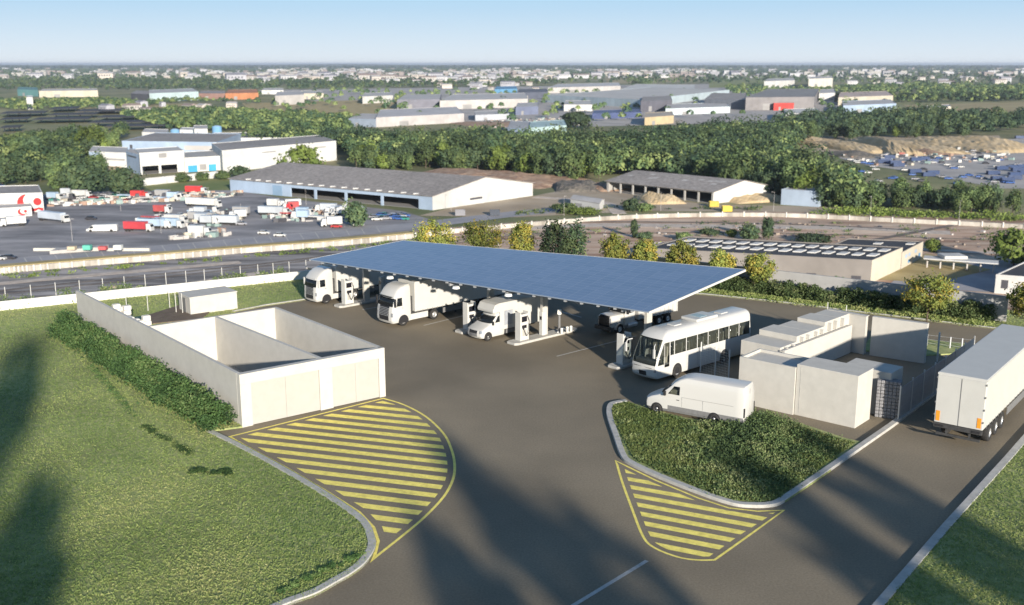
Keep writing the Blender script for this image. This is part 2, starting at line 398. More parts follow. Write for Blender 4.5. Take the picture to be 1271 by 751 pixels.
e1b = [G(*q) for q in [(463,690),(467.5,672),(462,655),(444,636),(405,611),(354,581),(300,552),(283,542)]]
ring1 = [Vector((p.x, p.y, 0)) for p in e1+e1b][::-1]
def ccw(r_):
    a = sum(r_[i].x*r_[(i+1) % len(r_)].y-r_[(i+1) % len(r_)].x*r_[i].y for i in range(len(r_))); return r_ if a > 0 else r_[::-1]
d1 = (G(551,603)-G(304,560)).xy.normalized(); d1 = (G(557,577)-G(300,548)).xy.normalized()
hatch(ccw(ring1), .15, 1.12, .54, d1, .15, 'hatched_marking')
e2 = smooth_line([G(*q) for q in [(763,571),(770,596),(783,632),(797,667),(812,681),(840,692),(865,696),(888,696)]], 4)+[G(930,666), G(975,633)]
e2b = [G(*q) for q in [(940,634),(905,630),(868,618),(815,596),(780,579)]]
d2 = (G(916,657)-G(782,620)).xy.normalized(); d2 = (G(900,672)-G(795,652)).xy.normalized()
hatch(ccw([Vector((p.x, p.y, 0)) for p in e2+e2b]), .13, 1.0, .48, d2, .2, 'hatched_marking')
def line(a, b, w_, m, name='lane_line', z=.008):
    a = Vector(a).xy; b = Vector(b).xy; t = (b-a).normalized(); nn = Vector((-t.y, t.x))*w_/2
    mb = MB(); mb.quad((*(a-nn), z), (*(b-nn), z), (*(b+nn), z), (*(a+nn), z)); return struct(mb.build(name, m))
line(G(655,786), G(803,696), .2, M['whiteline'])
for a, b in [((691,442.3),(790,417)), ((526,404),(640,376)), ((450,384.5),(505,375)), ((690,385),(722,394))]:
    line(G(*a), G(*b), .15, M['whiteline'])

# ------------------------------------------------------------ garage block with long side wall
def at(P, z): return (P.x, P.y, z)
gr = thing('garage_building', 'low white double garage with four closed door panels and sunken roof beside yellow hatching', 'garage')
T = .28; HW = 3.42
x_ = gd*T; y_ = gb*T
mb = MB()
Gm = A+(B-A)*.5
mid = A+(B-A)*.545
def wallseg(mb, p, q, th, z0, z1): mb.prism([(p.x,p.y),(q.x,q.y),((q+th).x,(q+th).y),((p+th).x,(p+th).y)], z0, z1)
wallseg(mb, B-x_+y_, BR-x_-y_, x_, 0, HW)                      # right wall
wallseg(mb, BL, BR, -y_, 0, HW-.004)                                   # back wall
o = mb.build('wall', M['concrete'], gr)
# front: pillars and lintel with four recessed doors
mb = MB(); W = (B-A).length
piers = [(0, .07), (.525, .615), (.955, 1.0)]
for a, b in piers: wallseg(mb, A+gd*W*a, A+gd*W*b, y_*1.6, 0, 2.75)
wallseg(mb, A, B, y_*1.6, 2.75, HW)
mb.build('front_frame', M['concrete'], gr, bevel=.015)
for a, b in [(.07,.2975),(.2975,.525),(.615,.785),(.785,.955)]:
    mb = MB(); wallseg(mb, A+gd*(W*a+.006)+y_*.35, A+gd*(W*b-.006)+y_*.35, y_*.35, .02, 2.73)
    mb.build('door', M['door'], gr, bevel=.01)
# open tops: a dividing wall between the two bays and a floor inside
df = A+gd*W*.545+y_*1.6; db = BL+gd*((BR-BL).length*.5)-y_
mb = MB(); wallseg(mb, df, db, gd*.26, 0, HW-.006); mb.build('dividing_wall', M['concrete'], gr)
mb = MB(); mb.quad(at(A+gd*.3+y_, .03), at(B-gd*.3+y_, .03), at(BR-gd*.3-y_, .03), at(BL+gd*.3-y_, .03)); mb.build('floor', M['concrete'], gr)
sw = MB(); wl2 = wl
wallseg(sw, A-x_*.02+y_*1.6, A+gb*wl2, x_*.9, -.2, HW+.004); o = sw.build('side_wall', M['concrete'], gr, bevel=.01)
# kiosk box behind
K = [G(236,392), G(268,396)]
P0 = G(237,393); k = thing('equipment_box', 'plain white box cabinet behind the garage roof', 'cabinet', (P0.x, P0.y, LZ), math.atan2(gd.y, gd.x))
MB().box(0,4.4,0,2.8,0,1.55).build('body', M['concrete'], k, bevel=.02)
MB().box(-.05,4.45,-.05,2.85,1.553,1.65).build('lid', M['concrete'], k, bevel=.02)
MB().box(-.09,-.01,.9,1.9,.1,1.4).build('door', M['greyplas'], k, bevel=.01)
# white sacks / boulders piled behind the wall
M['sack'] = mat('white sack', (.6,.58,.52), .9, var=.08, scale=5, bump=.4)
def sack_stack(c, nx, ny, seed, label):
    r = random.Random(seed); root = thing('sack_stack', label, 'stack', c, math.atan2(gd.y, gd.x))
    for i in range(nx):
        for j_ in range(ny):
            hh = r.uniform(1.7, 2.9); z = 0.
            while z < hh:
                d_ = r.uniform(.3, .42); a, b = r.uniform(-.06,.06), r.uniform(-.06,.06)
                MB().box(-.3,.3,-.27,.27,z+.004,z+d_).build('sack', M['sack'], root, bevel=.08).location = (i*.62+a, j_*.58+b, 0); z += d_
    return root
p = A+gb*(wl*.80)+gd*.7; sack_stack((p.x,p.y,LZ), 3, 3, 1, 'white sacks stacked beside the green container behind the long wall')
p = A+gb*(wl*.66)+gd*.7; sack_stack((p.x,p.y,LZ), 3, 2, 2, 'white sacks stacked behind the long wall next to the brown soil patch')
M['dkgreen'] = mat('dark green bin', (.03,.07,.05), .6, var=.1)
p = A+gb*(wl*.735)+gd*1.7; cr = thing('green_container', 'dark green open container beside white sacks behind wall', 'container', (p.x,p.y,LZ), math.atan2(gd.y,gd.x))
mb = MB().box(-.8,.8,-.6,.6,.0,.1)
for a in ((-.8,-.74,-.6,.6),(.74,.8,-.6,.6),(-.74,.74,-.6,-.54),(-.74,.74,.54,.6)): mb.box(*a, .1, 2.1)
mb.build('shell', M['dkgreen'], cr); MB().box(-.85,.85,-.65,.65,2.103,2.2).build('lid', M['dkgreen'], cr)

# boundary walls
mb = MB(); dw = (wb-wa).normalized(); nw = Vector((-dw.y, dw.x, 0))
wallseg(mb, wa, wb, nw*.25, 0, .95)
tag(mb.build('boundary_wall', mat('white boundary wall', (.6,.58,.52), .85, var=.05, scale=.8)), 'long low white boundary wall behind the left lawn', 'wall')
# tall fence posts with thin wires behind the white wall
fp = thing('wire_fence', 'row of slim white posts with wires behind low white wall', 'fence')
pts = []
for i, px in enumerate([-24, 10,42,73,103,132,159,185,211,236,259,281,304,326,345,365,386,406]):
    py = 386.5-(px/370)*36.5; q = G(px, py); q = q+nw*1.4; pts.append(q)
    MB().tube((q.x,q.y,0),(q.x,q.y,1.95),.035,n=6).build('post', M['whitemetal'], fp)
mb = MB()
for z in (.7, 1.3, 1.85):
    for a, b in zip(pts, pts[1:]): mb.tube((a.x,a.y,z),(b.x,b.y,z),.004,n=3)
mb.build('wire', M['steel'], fp)
fp = thing('post_fence', 'slim white posts standing on the lawn behind the garage', 'fence')
pts = [G(*q) for q in [(158,391),(184,387),(211,384),(219,390),(227,391)]]
for q in pts: MB().tube((q.x,q.y,LZ),(q.x,q.y,2.0),.035,n=6).build('post', M['whitemetal'], fp)
mb = MB()
for a, b in zip(pts, pts[1:]): mb.tube((a.x,a.y,1.7),(b.x,b.y,1.7),.008,n=3)
mb.build('wire', M['whitemetal'], fp)
# green weeds between wall and posts
def strip_leaves(a, b, wd, h, n_, m, label, name, cat, size=.09, seed=3, gaps=.0, z0=LZ, lump=.35, kind=None):
    r = np.random.default_rng(seed); a = np.array(a[:2]); b = np.array(b[:2]); d = b-a; L = np.linalg.norm(d); d /= L; nn = np.array([-d[1], d[0]])
    ncl = max(3, int(L/.2*max(1, wd/.9))); P = []; T = []
    for i in range(ncl):
        s = r.uniform(0, L); o = r.uniform(-.5, .5)*wd; hh = h*r.uniform(.65, 1.1)*(1-.55*abs(2*o/wd)**2)
        if gaps and math.sin(s*.9+2*math.sin(s*.37)) < gaps-1: continue
        k = max(5, n_//ncl); c = a+d*s+nn*o
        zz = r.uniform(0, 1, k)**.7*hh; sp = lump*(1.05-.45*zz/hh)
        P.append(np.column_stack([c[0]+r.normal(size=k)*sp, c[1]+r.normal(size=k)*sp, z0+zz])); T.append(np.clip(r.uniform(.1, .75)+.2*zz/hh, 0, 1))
    o = leaves(name, np.concatenate(P), size, m, np.concatenate(T), seed=seed)
    tag(o, label, cat); 
    if kind: o['kind'] = kind
    return o
strip_leaves(wa+nw*.9, wb+nw*.9, .9, 1.35, 14000, M['shrub'], 'fresh green weeds along the foot of the post fence', 'weeds', 'weeds', size=.1, seed=11, gaps=.6, kind='stuff')
# hedge along the garage side wall
ha = A+gb*.3-gd*1.3; hb = A+gb*(wl+.3)-gd*1.3
strip_leaves(ha, hb, 1.9, 1.95, 56000, M['hedge'], 'dense dark green hedge along the outside of the long garage wall', 'hedge', 'hedge', size=.085, seed=12, lump=.34)
# weeds in the lawn
for a, b, n_ in [((112,455),(168,520),1500), ((178,530),(236,566),1500)]:
    strip_leaves(G(*a), G(*b), .35, .14, n_, M['hedge'], 'thin line of taller weeds across the lawn', 'weeds', 'weeds', size=.05, seed=13+n_, lump=.15, kind='stuff')
strip_leaves(G(240,588), G(294,590), .5, .22, 1800, M['hedge'], 'dark tuft of weeds on the lawn near the kerb', 'weeds', 'weeds', size=.06, seed=17, lump=.14, kind='stuff')
strip_leaves(G(330,746), G(452,688), .3, .18, 4000, M['hedge'], 'dark taller grass along the inside of the curved kerb', 'weeds', 'weeds', size=.06, seed=18, lump=.1, kind='stuff')
# grey wall on the right and its hedge
ga, gb_ = Vector((8,111.5,0)), G(1248,401)
g0, g1 = G(957,364.5), G(1248,401)
dgw = (g1-g0).normalized(); ngw = Vector((-dgw.y, dgw.x, 0)); g00 = g0-dgw*14
mb = MB(); wallseg(mb, g00, g1, ngw*.25, 0, 2.35); tag(mb.build('boundary_wall', M['greywall']), 'plain grey concrete wall behind the hedge at the right edge of the yard', 'wall')
h0, h1 = G(880,356)-ngw*.9, G(1236,398)-ngw*1.0
strip_leaves(h0, h1, 1.3, 1.6, 52000, M['shrub'], 'tall grey green hedge in front of the grey concrete wall', 'hedge', 'hedge', size=.1, seed=21, lump=.36)
strip_leaves(h0-ngw*1.6, h1-ngw*1.5, 1.5, .3, 9000, M['blade'], 'ragged light grass verge below the grey green hedge', 'grass', 'grass', size=.09, seed=22, lump=.3, kind='stuff')
# island shrubs
r = np.random.default_rng(31)
ci = sum((Vector((p[0], p[1])) for p in isl), Vector((0, 0)))/len(isl)
isl_s = [tuple(Vector((p[0], p[1]))+(ci-Vector((p[0], p[1]))).normalized()*.55) for p in isl]
iq = scatter(isl_s, 2600, r); iq = iq[[r.uniform() < .07+.75*np.clip(1-abs(PY((q[0],q[1],0))[0]-935)/120, 0, 1) for q in iq]][:900]
P = []; T = []; cen = np.array(G(905,535)[:2]); 
for q in iq:
    px, py = PY((q[0], q[1], 0)); hh = .07+.5*np.clip(1-abs(px-945)/95, 0, 1)*np.clip((600-py)/70, 0, 1)+r.uniform(0, .15)
    k = int(40+26*hh); zz = r.uniform(0, 1, k)*hh
    P.append(np.column_stack([q[0]+r.normal(size=k)*.17, q[1]+r.normal(size=k)*.17, .12+zz])); T.append(np.full(k, np.clip(.35+.3*math.sin(q[0]*1.3+2*math.sin(q[1]*.7))+r.normal()*.22+.25*(hh < .3), 0, 1)))
grass('grass', isl_s, 420, 'grass growing between the shrubs of the planting bed', .06)
o = leaves('ground_cover', np.concatenate(P), .06, M['shrub'], np.concatenate(T), seed=32)
tag(o, 'low mixed shrubs covering the planting bed between the yellow hatching and the van', 'shrubs', kind='stuff')

# ------------------------------------------------------------ canopy with solar roof
M['solar'] = m = mat('solar glass', (.035,.085,.22), .22, var=.1, scale=3, spec=.6)
n_ = m.node_tree; b_ = n_.nodes['Principled BSDF']
br_ = n_.nodes.new('ShaderNodeTexBrick'); br_.offset = 0; br_.inputs['Scale'].default_value = 1
br_.inputs['Color1'].default_value = (.10,.15,.235,1); br_.inputs['Color2'].default_value = (.12,.17,.26,1); br_.inputs['Mortar'].default_value = (.19,.235,.30,1)
br_.inputs['Brick Width'].default_value = 1.1; br_.inputs['Row Height'].default_value = .55; br_.inputs['Mortar Size'].default_value = .018
tc_ = n_.nodes.new('ShaderNodeTexCoord'); n_.links.new(tc_.outputs['Object'], br_.inputs[0]); n_.links.new(br_.outputs[0], b_.inputs['Base Color'])
cc = [G(384,322,4.75), G(805,387,4.75), G(925,341,5.75), G(500,298.5,5.75)]
o3 = cc[0]; ex = (cc[1]-cc[0]).normalized(); ez = ex.cross(cc[3]-cc[0]).normalized(); ey = ez.cross(ex)
from mathutils import Matrix
can = thing('canopy', 'large thin canopy roofed with blue solar panels over the truck bays', 'canopy', (0,0,0))
Mt = Matrix((ex, ey, ez)).transposed().to_4x4(); Mt.translation = o3
loc = [Mt.inverted() @ c for c in cc]
def slab(mb, L, z0, z1): mb.prism([(p.x, p.y) for p in L], z0, z1)
mb = MB(); slab(mb, loc, -.09, 0); o = mb.build('solar_roof', M['solar'], can); o.matrix_local = Mt
c_ = sum(loc, Vector())/4
mb = MB(); ins = [p+(c_-p).normalized()*1.6 for p in loc]; slab(mb, ins, -.34, -.095); o = mb.build('roof_deck', M['greyplas'], can); o.matrix_local = Mt
mb = MB()
for i in range(4):
    a, b = loc[i], loc[(i+1) % 4]; t = (b-a).normalized(); nn = Vector((t.y, -t.x, 0))*.06
    if i == 0: continue
    mb.prism([(a.x,a.y),(b.x,b.y),(b.x+nn.x,b.y+nn.y),(a.x+nn.x,a.y+nn.y)], -.16, .01)
o = mb.build('edge_trim', M['whitemetal'], can); o.matrix_local = Mt
colb = [G(455,375), G(609,404.5), G(675,418), G(803,446)]
lane = Vector((math.cos(R(42.5)), math.sin(R(42.5)), 0)); lanep = Vector((-lane.y, lane.x, 0))
def zroof(p):
    q = Mt.inverted() @ Vector((p.x, p.y, 5)); # solve along z
    a = Mt.inverted() @ Vector((p.x, p.y, 0)); bb = Mt.inverted() @ Vector((p.x, p.y, 1))
    return (-.36-a.z)/(bb.z-a.z)
for c in colb:
    q = MB().box(-.3,.3,-.15,.15,0,zroof(c)).build('column', M['concrete'], can, bevel=.02, loc=c, rz=math.atan2(lane.y, lane.x))
    def ok(p):
        q = Mt.inverted() @ Vector((p.x, p.y, zroof(p)+.3)); return inside([(l.x, l.y) for l in loc], np.array([q.x]), np.array([q.y]))[0]
    e0_, e1_ = 0, 0
    while ok(c-lane*(e0_+.9)) and e0_ < 5: e0_ += .3
    while ok(c+lane*(e1_+1.)) and e1_ < 14: e1_ += .3
    mb = MB(); a = c-lane*e0_; b = c+lane*e1_
    zz = lambda p: zroof(p)
    mb.add([(a+lanep*.09).to_tuple()[:2]+(zz(a)-.3,), (a-lanep*.09).to_tuple()[:2]+(zz(a)-.3,), (b-lanep*.09).to_tuple()[:2]+(zz(b)-.3,), (b+lanep*.09).to_tuple()[:2]+(zz(b)-.3,),
            (a+lanep*.09).to_tuple()[:2]+(zz(a),), (a-lanep*.09).to_tuple()[:2]+(zz(a),), (b-lanep*.09).to_tuple()[:2]+(zz(b),), (b+lanep*.09).to_tuple()[:2]+(zz(b),)],
           [(0,1,2,3),(7,6,5,4),(0,4,5,1),(1,5,6,2),(2,6,7,3),(3,7,4,0)])
    mb.build('beam', M['steel'], can)
M['lamp'] = mat('lamp housing', (.75,.75,.7), .4, var=.03)
for px, py in [(478,341),(560,353.5),(625,363)]:
    p = G(px, py, 4.6); p = p+lane*.5; z = zroof(p)
    MB().tube((p.x,p.y,z-.16),(p.x,p.y,z+.02),.32,.26,n=14).build('ceiling_light', M['lamp'], can)
# edge brackets under the front edge
for k in range(1, 24):
    p = Mt @ (loc[0].lerp(loc[1], k/24)+Vector((0,.22,-.17)))
    MB().box(-.09,.09,-.1,.1,-.13,.06).build('bracket', M['steel'], can, loc=p, rz=math.atan2(ex.y, ex.x))

# pump islands and dispensers
M['screen'] = mat('dark screen', (.015,.015,.02), .2, var=.2)
def pump_island(p, L, label):
    t = thing('pump_island', label, 'kerb island', (p.x, p.y, 0), math.atan2(lane.y, lane.x))
    prof = [(-.35,0),(-.62,.45),(-.35,.9)]
    mb = MB(); mb.prism([(-.55,-.45),(-.2,-.62),(L,-.62),(L+.3,-.3),(L+.3,.3),(L,.62),(-.2,.62),(-.55,.45)], 0, .2)
    mb.build('base', M['kerb'], t, bevel=.04)
    return t
def dispenser(p, label, s=1.):
    t = thing('fuel_dispenser', label, 'fuel pump', (p.x, p.y, .203), math.atan2(lane.y, lane.x), 'white fuel dispensers on the islands', s)
    MB().box(-.38,.38,-.26,.26,0,2.05).build('cabinet', M['whitemetal'], t, bevel=.04)
    MB().box(-.27,.27,-.275,.275,1.45,1.88).build('display', M['screen'], t)
    MB().box(-.24,.24,-.272,.272,.95,1.2).build('display', M['screen'], t)
    MB().box(-.2,.2,-.27,.27,.35,.85).build('panel', M['door'], t)
    MB().box(-.44,-.36,-.3,.3,0,2.2).build('side_fin', M['whitemetal'], t, bevel=.02)
    MB().box(.36,.44,-.3,.3,0,2.2).build('side_fin', M['whitemetal'], t, bevel=.02)
    for sy in (-1, 1):
        mb = MB(); P_ = [(.3,sy*.28,1.9),(.34,sy*.5,1.5),(.25,sy*.55,.7),(.1,sy*.42,.35),(-.1,sy*.3,.9)]
        for a, b in zip(P_, P_[1:]): mb.tube(a, b, .022, n=5)
        mb.build('hose', M['black'], t)
        MB().box(-.16,-.02,sy*.27-.03,sy*.27+.03,.85,1.15).build('nozzle', M['black'], t)
    return t
isl_p = [(G(424,380.5), 9, 'first'), (G(575,412.5), 9, 'second'), (G(640,426.5), 6.5, 'third'), (G(766,456), 7, 'fourth')]
lab = ['between the two parked semi trucks at the left', 'between the second semi truck and the box van', 'right of the box van beside the conventional truck', 'beside the coach front']
for (p, L, _), s_ in zip(isl_p, lab):
    pump_island(p, L, 'pale concrete fuel island '+s_)
    dispenser(p+lane*.7, 'white fuel dispenser '+s_, 1.06)
for i, off in [(0, 4.6), (2, 3.0)]:
    p = isl_p[i][0]
    q = p+lane*off
    t = thing('payment_terminal', 'white slim terminal behind the dispenser '+lab[i], 'terminal', (q.x,q.y,.203), math.atan2(lane.y,lane.x))
    MB().box(-.2,.2,-.2,.2,0,2.0).build('cabinet', M['whitemetal'], t, bevel=.03)
    MB().box(-.205,-.195,-.12,.12,1.3,1.6).build('screen', M['screen'], t)
    MB().box(.3,.45,-.12,.12,0,2.0).build('side_fin', M['whitemetal'], t, bevel=.02)
p = G(694,415.5); t = thing('safety_post', 'thin dark post with pale box on top at the end of third island', 'post', (p.x,p.y,.203))
MB().tube((0,0,0),(0,0,1.55),.11,n=8).build('post', M['greyplas'], t); MB().box(-.16,.16,-.12,.12,1.553,1.95).build('head', M['lamp'], t, bevel=.02); MB().box(-.18,.18,-.16,.16,0,.1).build('foot', M['steel'], t)
for i, (x, y) in enumerate([(697,417),(704,415),(708.5,414)]):
    p = G(x, y); t = thing('bollard', ['short white bollard nearest the safety post', 'short white bollard in the middle of the row of three', 'short white bollard at the far tip of the island'][i], 'bollard', (p.x,p.y,.2), 0, 'short bollards at the end of third island')
    MB().tube((0,0,.003),(0,0,.4),.12,.12,n=10).build('shaft', M['whitemetal'], t); MB().tube((0,0,.403),(0,0,.47),.13,.09,n=10).build('cap', M['lamp'], t)

# ------------------------------------------------------------ white equipment blocks
def quadblock(name, label, cat, pts, h, m=None, bev=.02, extra=None):
    P = [G(*q) for q in pts]; t = thing(name, label, cat, (P[0].x, P[0].y, 0))
    L = [(p.x-P[0].x, p.y-P[0].y) for p in P]
    mb = MB(); mb.prism(L, 0, h); mb.build('body', m or M['concrete'], t, bevel=bev); return t, L, P
# front block: corner nearest camera at (1062,532); long side to (915,498)
c0 = G(1061,532); c1 = G(985,514.5); c2 = G(916,499); dirS = (c1-c0).normalized(); perp = Vector((lane.x, lane.y, 0))
def pblock(name, label, c, length, dep, h, rim=False, z1=None, cat='equipment block'):
    t = thing(name, label, cat, (c.x, c.y, 0), math.atan2(-dirS.y, -dirS.x))
    return t
ang = math.atan2(-dirS.y, -dirS.x)             # local +x runs towards the camera-right end
L1 = (c1-c0).length; L2 = (c2-c0).length
def lblock(t, x0, x1, y0, y1, h, name='body', rim=0, m=None):
    if not rim: return MB().box(x0,x1,y0,y1,0,h).build(name, m or M['concrete'], t, bevel=.025)
    mb = MB().box(x0,x1,y0,y1,0,h-rim)
    o = mb.build(name, m or M['concrete'], t)
    mb = MB()
    mb.box(x0,x1,y0,y0+.15,h-rim+.002,h); mb.box(x0,x1,y1-.15,y1,h-rim+.002,h); mb.box(x0,x0+.15,y0+.151,y1-.151,h-rim+.002,h); mb.box(x1-.15,x1,y0+.151,y1-.151,h-rim+.002,h)
    mb.build('parapet', m or M['concrete'], t); return o
t = thing('equipment_block', 'nearest long white equipment block with plain sides, closest to the planting bed', 'equipment block', c0, ang)
hA = HT(c0, 467)
lblock(t, -L1+.02, 0, 0, 2.3, hA)
MB().box(-L1+.3,-L1+.34,-.01,.0,.1,hA-.1).build('seam', M['kerb'], t)
t = thing('equipment_block', 'white equipment block with raised roof rim just behind the white van', 'equipment block', c0, ang)
lblock(t, -L2, -L1-.01, -.12, 2.6, HT(c1,456)+.0, rim=.2)
p = c0+Vector((math.cos(ang),math.sin(ang),0))*(-.2)+Vector((-math.sin(ang),math.cos(ang),0))*3.4
t = thing('equipment_block', 'lower white box at the right end, in shade beside the stone basket wall', 'equipment block', p, ang)
lblock(t, -2.2, .95, 0, 2.0, hA-.45)
# stepped row behind
r0 = G(977,476); rdir = lane; ang2 = math.atan2(lane.y, lane.x)
labs = ['front white block of the stepped row behind the coach', 'second white block of the stepped row', 'third white block of the stepped row', 'tall fourth white block of the stepped row', 'fifth and rearmost tall white slab of the stepped row']
u = G(929,438)
base0 = G(933,452); 
rowdir = (G(1058,440)-G(978,474)).normalized(); angr = math.atan2(rowdir.y, rowdir.x); rperp = Vector((-rowdir.y, rowdir.x, 0))
x = 0.; S = G(978,474)
tot = (G(1058,440)-S).length+.6
hs = [2.35,2.75,2.75,3.05,3.05]; ws = [.22,.2,.2,.2,.18]; dep = [3.2,3.1,2.7,2.3,2.0]; tops = [(0,.2)]
for i in range(5):
    t = thing('equipment_block', labs[i], 'equipment block', S+rowdir*x, angr)
    L = tot*ws[i]
    MB().box(0,L-.02,.75,dep[i]+.75,0,hs[i]).build('body', M['concrete'], t, bevel=.02)
    for k in range(2 if i < 4 else 1):
        MB().box(L*.2+k*L*.42,L*.2+k*L*.42+.12,.45,.75,hs[0]-.02,hs[i]-.1).build('roof_fin', M['concrete'], t, bevel=.01)
    x += L
t = thing('screen_wall', 'long white screen wall running along the front of the stepped blocks', 'wall', S, angr)
MB().box(-.1,tot-.3,.32,.55,0,2.25).build('slab', M['concrete'], t, bevel=.02); MB().box(-.1,tot-.3,.56,.74,2.1,2.2).build('ledge', M['concrete'], t)
p = G(1066,439); t = thing('screen_wall', 'tall white end panel at the far end of the stepped row', 'wall', p, angr)
MB().box(0,.35,-.38,2.8,0,HT(p,392)).build('slab', M['concrete'], t, bevel=.02); MB().box(-.05,.4,-.43,2.85,HT(p,392)+.003,HT(p,392)+.06).build('cap', M['kerb'], t)
q0 = G(1079,441); q1 = G(1147,451.5); a_ = math.atan2((q1-q0).y, (q1-q0).x)
t = thing('screen_wall', 'free standing white panel right of the stepped row, lower half in shade', 'wall', q0, a_)
MB().box(0,(q1-q0).length,0,.45,0,HT(q0,393)).build('slab', M['concrete'], t, bevel=.02); MB().box(.1,(q1-q0).length-.1,.05,.4,-.05,.003).build('foot', M['kerb'], t)
for x_p, y_p, yt in [(1024.5,420,375),(1047.5,424,379)]:
    p = G(x_p, y_p); t = thing('aerial_mast', 'thin white mast rising from the '+('fourth' if x_p < 1030 else 'rear')+' block of the stepped row', 'mast', p)
    MB().tube((0,0,.0),(0,0,HT(p,yt)),.035,n=6).build('pole', M['whitemetal'], t); MB().box(-.1,.1,-.1,.1,0,.04).build('foot', M['steel'], t)
# stone basket wall + fence beside the right access road
M['stone'] = mat('basket stones', (.15,.15,.155), .9, c2=(.27,.27,.28), scale=9, bump=.8)
ga0 = G(1085,517.5); ga1 = G(1115,521.5); dd = (ga1-ga0).normalized()
t = thing('stone_basket_wall', 'grey wall of stone filled baskets beside the road fence', 'wall', ga0, math.atan2(dd.y, dd.x))
wlen = (ga1-ga0).length
mb = MB(); hh = HT(ga1, 475)
rows = 11
for j in range(rows):
    for i in range(6):
        mb.box(i*wlen/6+.01,(i+1)*wlen/6-.01,0,.8,j*hh/rows+.01,(j+1)*hh/rows-.01)
mb.build('stone_baskets', M['stone'], t, bevel=.04); MB().box(.0,wlen,.1,.7,0,hh-.02).build('core', M['greyplas'], t)
f0 = G(1114.5,523); f1 = G(1206,455)
t = thing('mesh_fence', 'grey panel fence with upright posts along the road beside the trailer', 'fence')
nf = 7
for i in range(nf+1):
    p = f0.lerp(f1, i/nf); MB().box(-.05,.05,-.04,.04,0,2.35).build('post', M['whitemetal'], t, loc=p, rz=math.atan2((f1-f0).y,(f1-f0).x))
    if i < nf:
        q = f0.lerp(f1, (i+1)/nf); L = (q-p).length
        mb = MB().box(.06,L-.06,-.008,.008,.08,2.2); mb.build('panel', M['fence'], t, loc=p, rz=math.atan2((f1-f0).y,(f1-f0).x))
t = thing('mesh_fence', 'low grey railing with tall white end post at the back of the yard', 'fence')
f2 = G(1163,449); f3 = G(1208,437); f2b = G(1150,430)
for i in range(5):
    p = f2b.lerp(f3, i/4); MB().box(-.04,.04,-.04,.04,0,1.0).build('post', M['steel'], t, loc=p)
MB().box(-.05,.05,-.05,.05,0,2.3).build('post', M['whitemetal'], t, loc=f2)
mb = MB()
for z in (.3,.6,.95): mb.tube((f2b.x,f2b.y,z),(f3.x,f3.y,z),.012,n=5)
mb.build('rail', M['steel'], t)
# fence in front of the coach
t = thing('mesh_fence', 'see-through wire fence with slim grey posts between coach and van', 'fence')
P_ = [G(868,462), G(886,467), G(904,471.5), G(925,461)]
P_ = [G(869,461), G(887,463.5), G(904.5,466)]
a0 = G(869,462); 
posts = [G(869,462), G(887,468), G(904,473), G(924,440)]
for p in posts[:3]: MB().box(-.035,.035,-.035,.035,0,2.3).build('post', M['whitemetal'], t, loc=p)
mb = MB()
for a, b in zip(posts[:2], posts[1:3]):
    for k in range(12):
        z = .1+k*.19; mb.tube((a.x,a.y,z),(b.x,b.y,z),.006,n=3)
    for k in range(1, 9):
        q = a.lerp(b, k/9); mb.tube((q.x,q.y,.1),(q.x,q.y,2.2),.006,n=3)
mb.build('wire_mesh', M['whitemetal'], t)
# ------------------------------------------------------------ vehicles
def half_ring(st, xs):
    z, xf, xr, hw, rf, rr, bl = st; P = []
    yc = hw-rf
    fx = lambda y: xf+bl*(y/hw)**2
    for k in (0, .35, .72): P.append((fx(yc*k), yc*k))
    P.append((fx(yc), yc))
    cx = fx(yc)+rf
    for a in (30, 60): P.append((cx-rf*math.cos(R(a)), yc+rf*math.sin(R(a))))
    P.append((cx, hw)); last = cx; end = xr-rr
    for i, x in enumerate(xs):
        x = min(max(x, cx+.04*(i+1)), end-.02*(len(xs)-i)); P.append((x, hw))
    P.append((end, hw)); P.append((xr-rr*.3, hw-rr*.3)); P.append((xr, hw-rr)); P.append((xr, 0))
    return P
def body_loft(stations, xs, pick):
    """Rings stacked in z; pick(i, j, side) names the part a face belongs to. Segments: 0-2 front, 3-5 front corner,
    6.. side bays, then rear corner (2) and rear (1)."""
    rings = []; parts = {}
    for st in stations:
        h = half_ring(st, xs); full = [(x, y, st[0]) for x, y in h]+[(x, -y, st[0]) for x, y in h[-2:0:-1]]
        rings.append(full)
    nh = len(h); N = len(rings[0])
    for i in range(len(rings)-1):
        for k in range(N):
            if k < nh-1: j, s = k, 1
            else: j, s = N-1-k, -1
            key = pick(i, j, s)
            if key is None: continue
            parts.setdefault(key, MB()).add([rings[i][k], rings[i][(k+1) % N], rings[i+1][(k+1) % N], rings[i+1][k]], [(0, 1, 2, 3)])
    parts.setdefault('body', MB()).add(rings[-1], [tuple(range(N))])
    parts['body'].add(rings[0], [tuple(range(N-1, -1, -1))])
    return parts
def weld(o):
    import bmesh
    b = bmesh.new(); b.from_mesh(o.data); bmesh.ops.remove_doubles(b, verts=b.verts, dist=.0005)
    bmesh.ops.recalc_face_normals(b, faces=b.faces)
    for f in b.faces: f.smooth = True
    for e in b.edges:
        if len(e.link_faces) == 2 and e.calc_face_angle(0) > R(28): e.smooth = False
    b.to_mesh(o.data); b.free()
def emit(parts, mats, root, names={}):
    for k, mb in parts.items():
        key = k[0] if isinstance(k, tuple) else k
        o = mb.build(names.get(key, key), M[mats.get(key, 'paint')], root); weld(o)
        if key in ('windscreen', 'window'):
            s = o.modifiers.new('thick', 'SOLIDIFY'); s.thickness = .008
_wh = {}
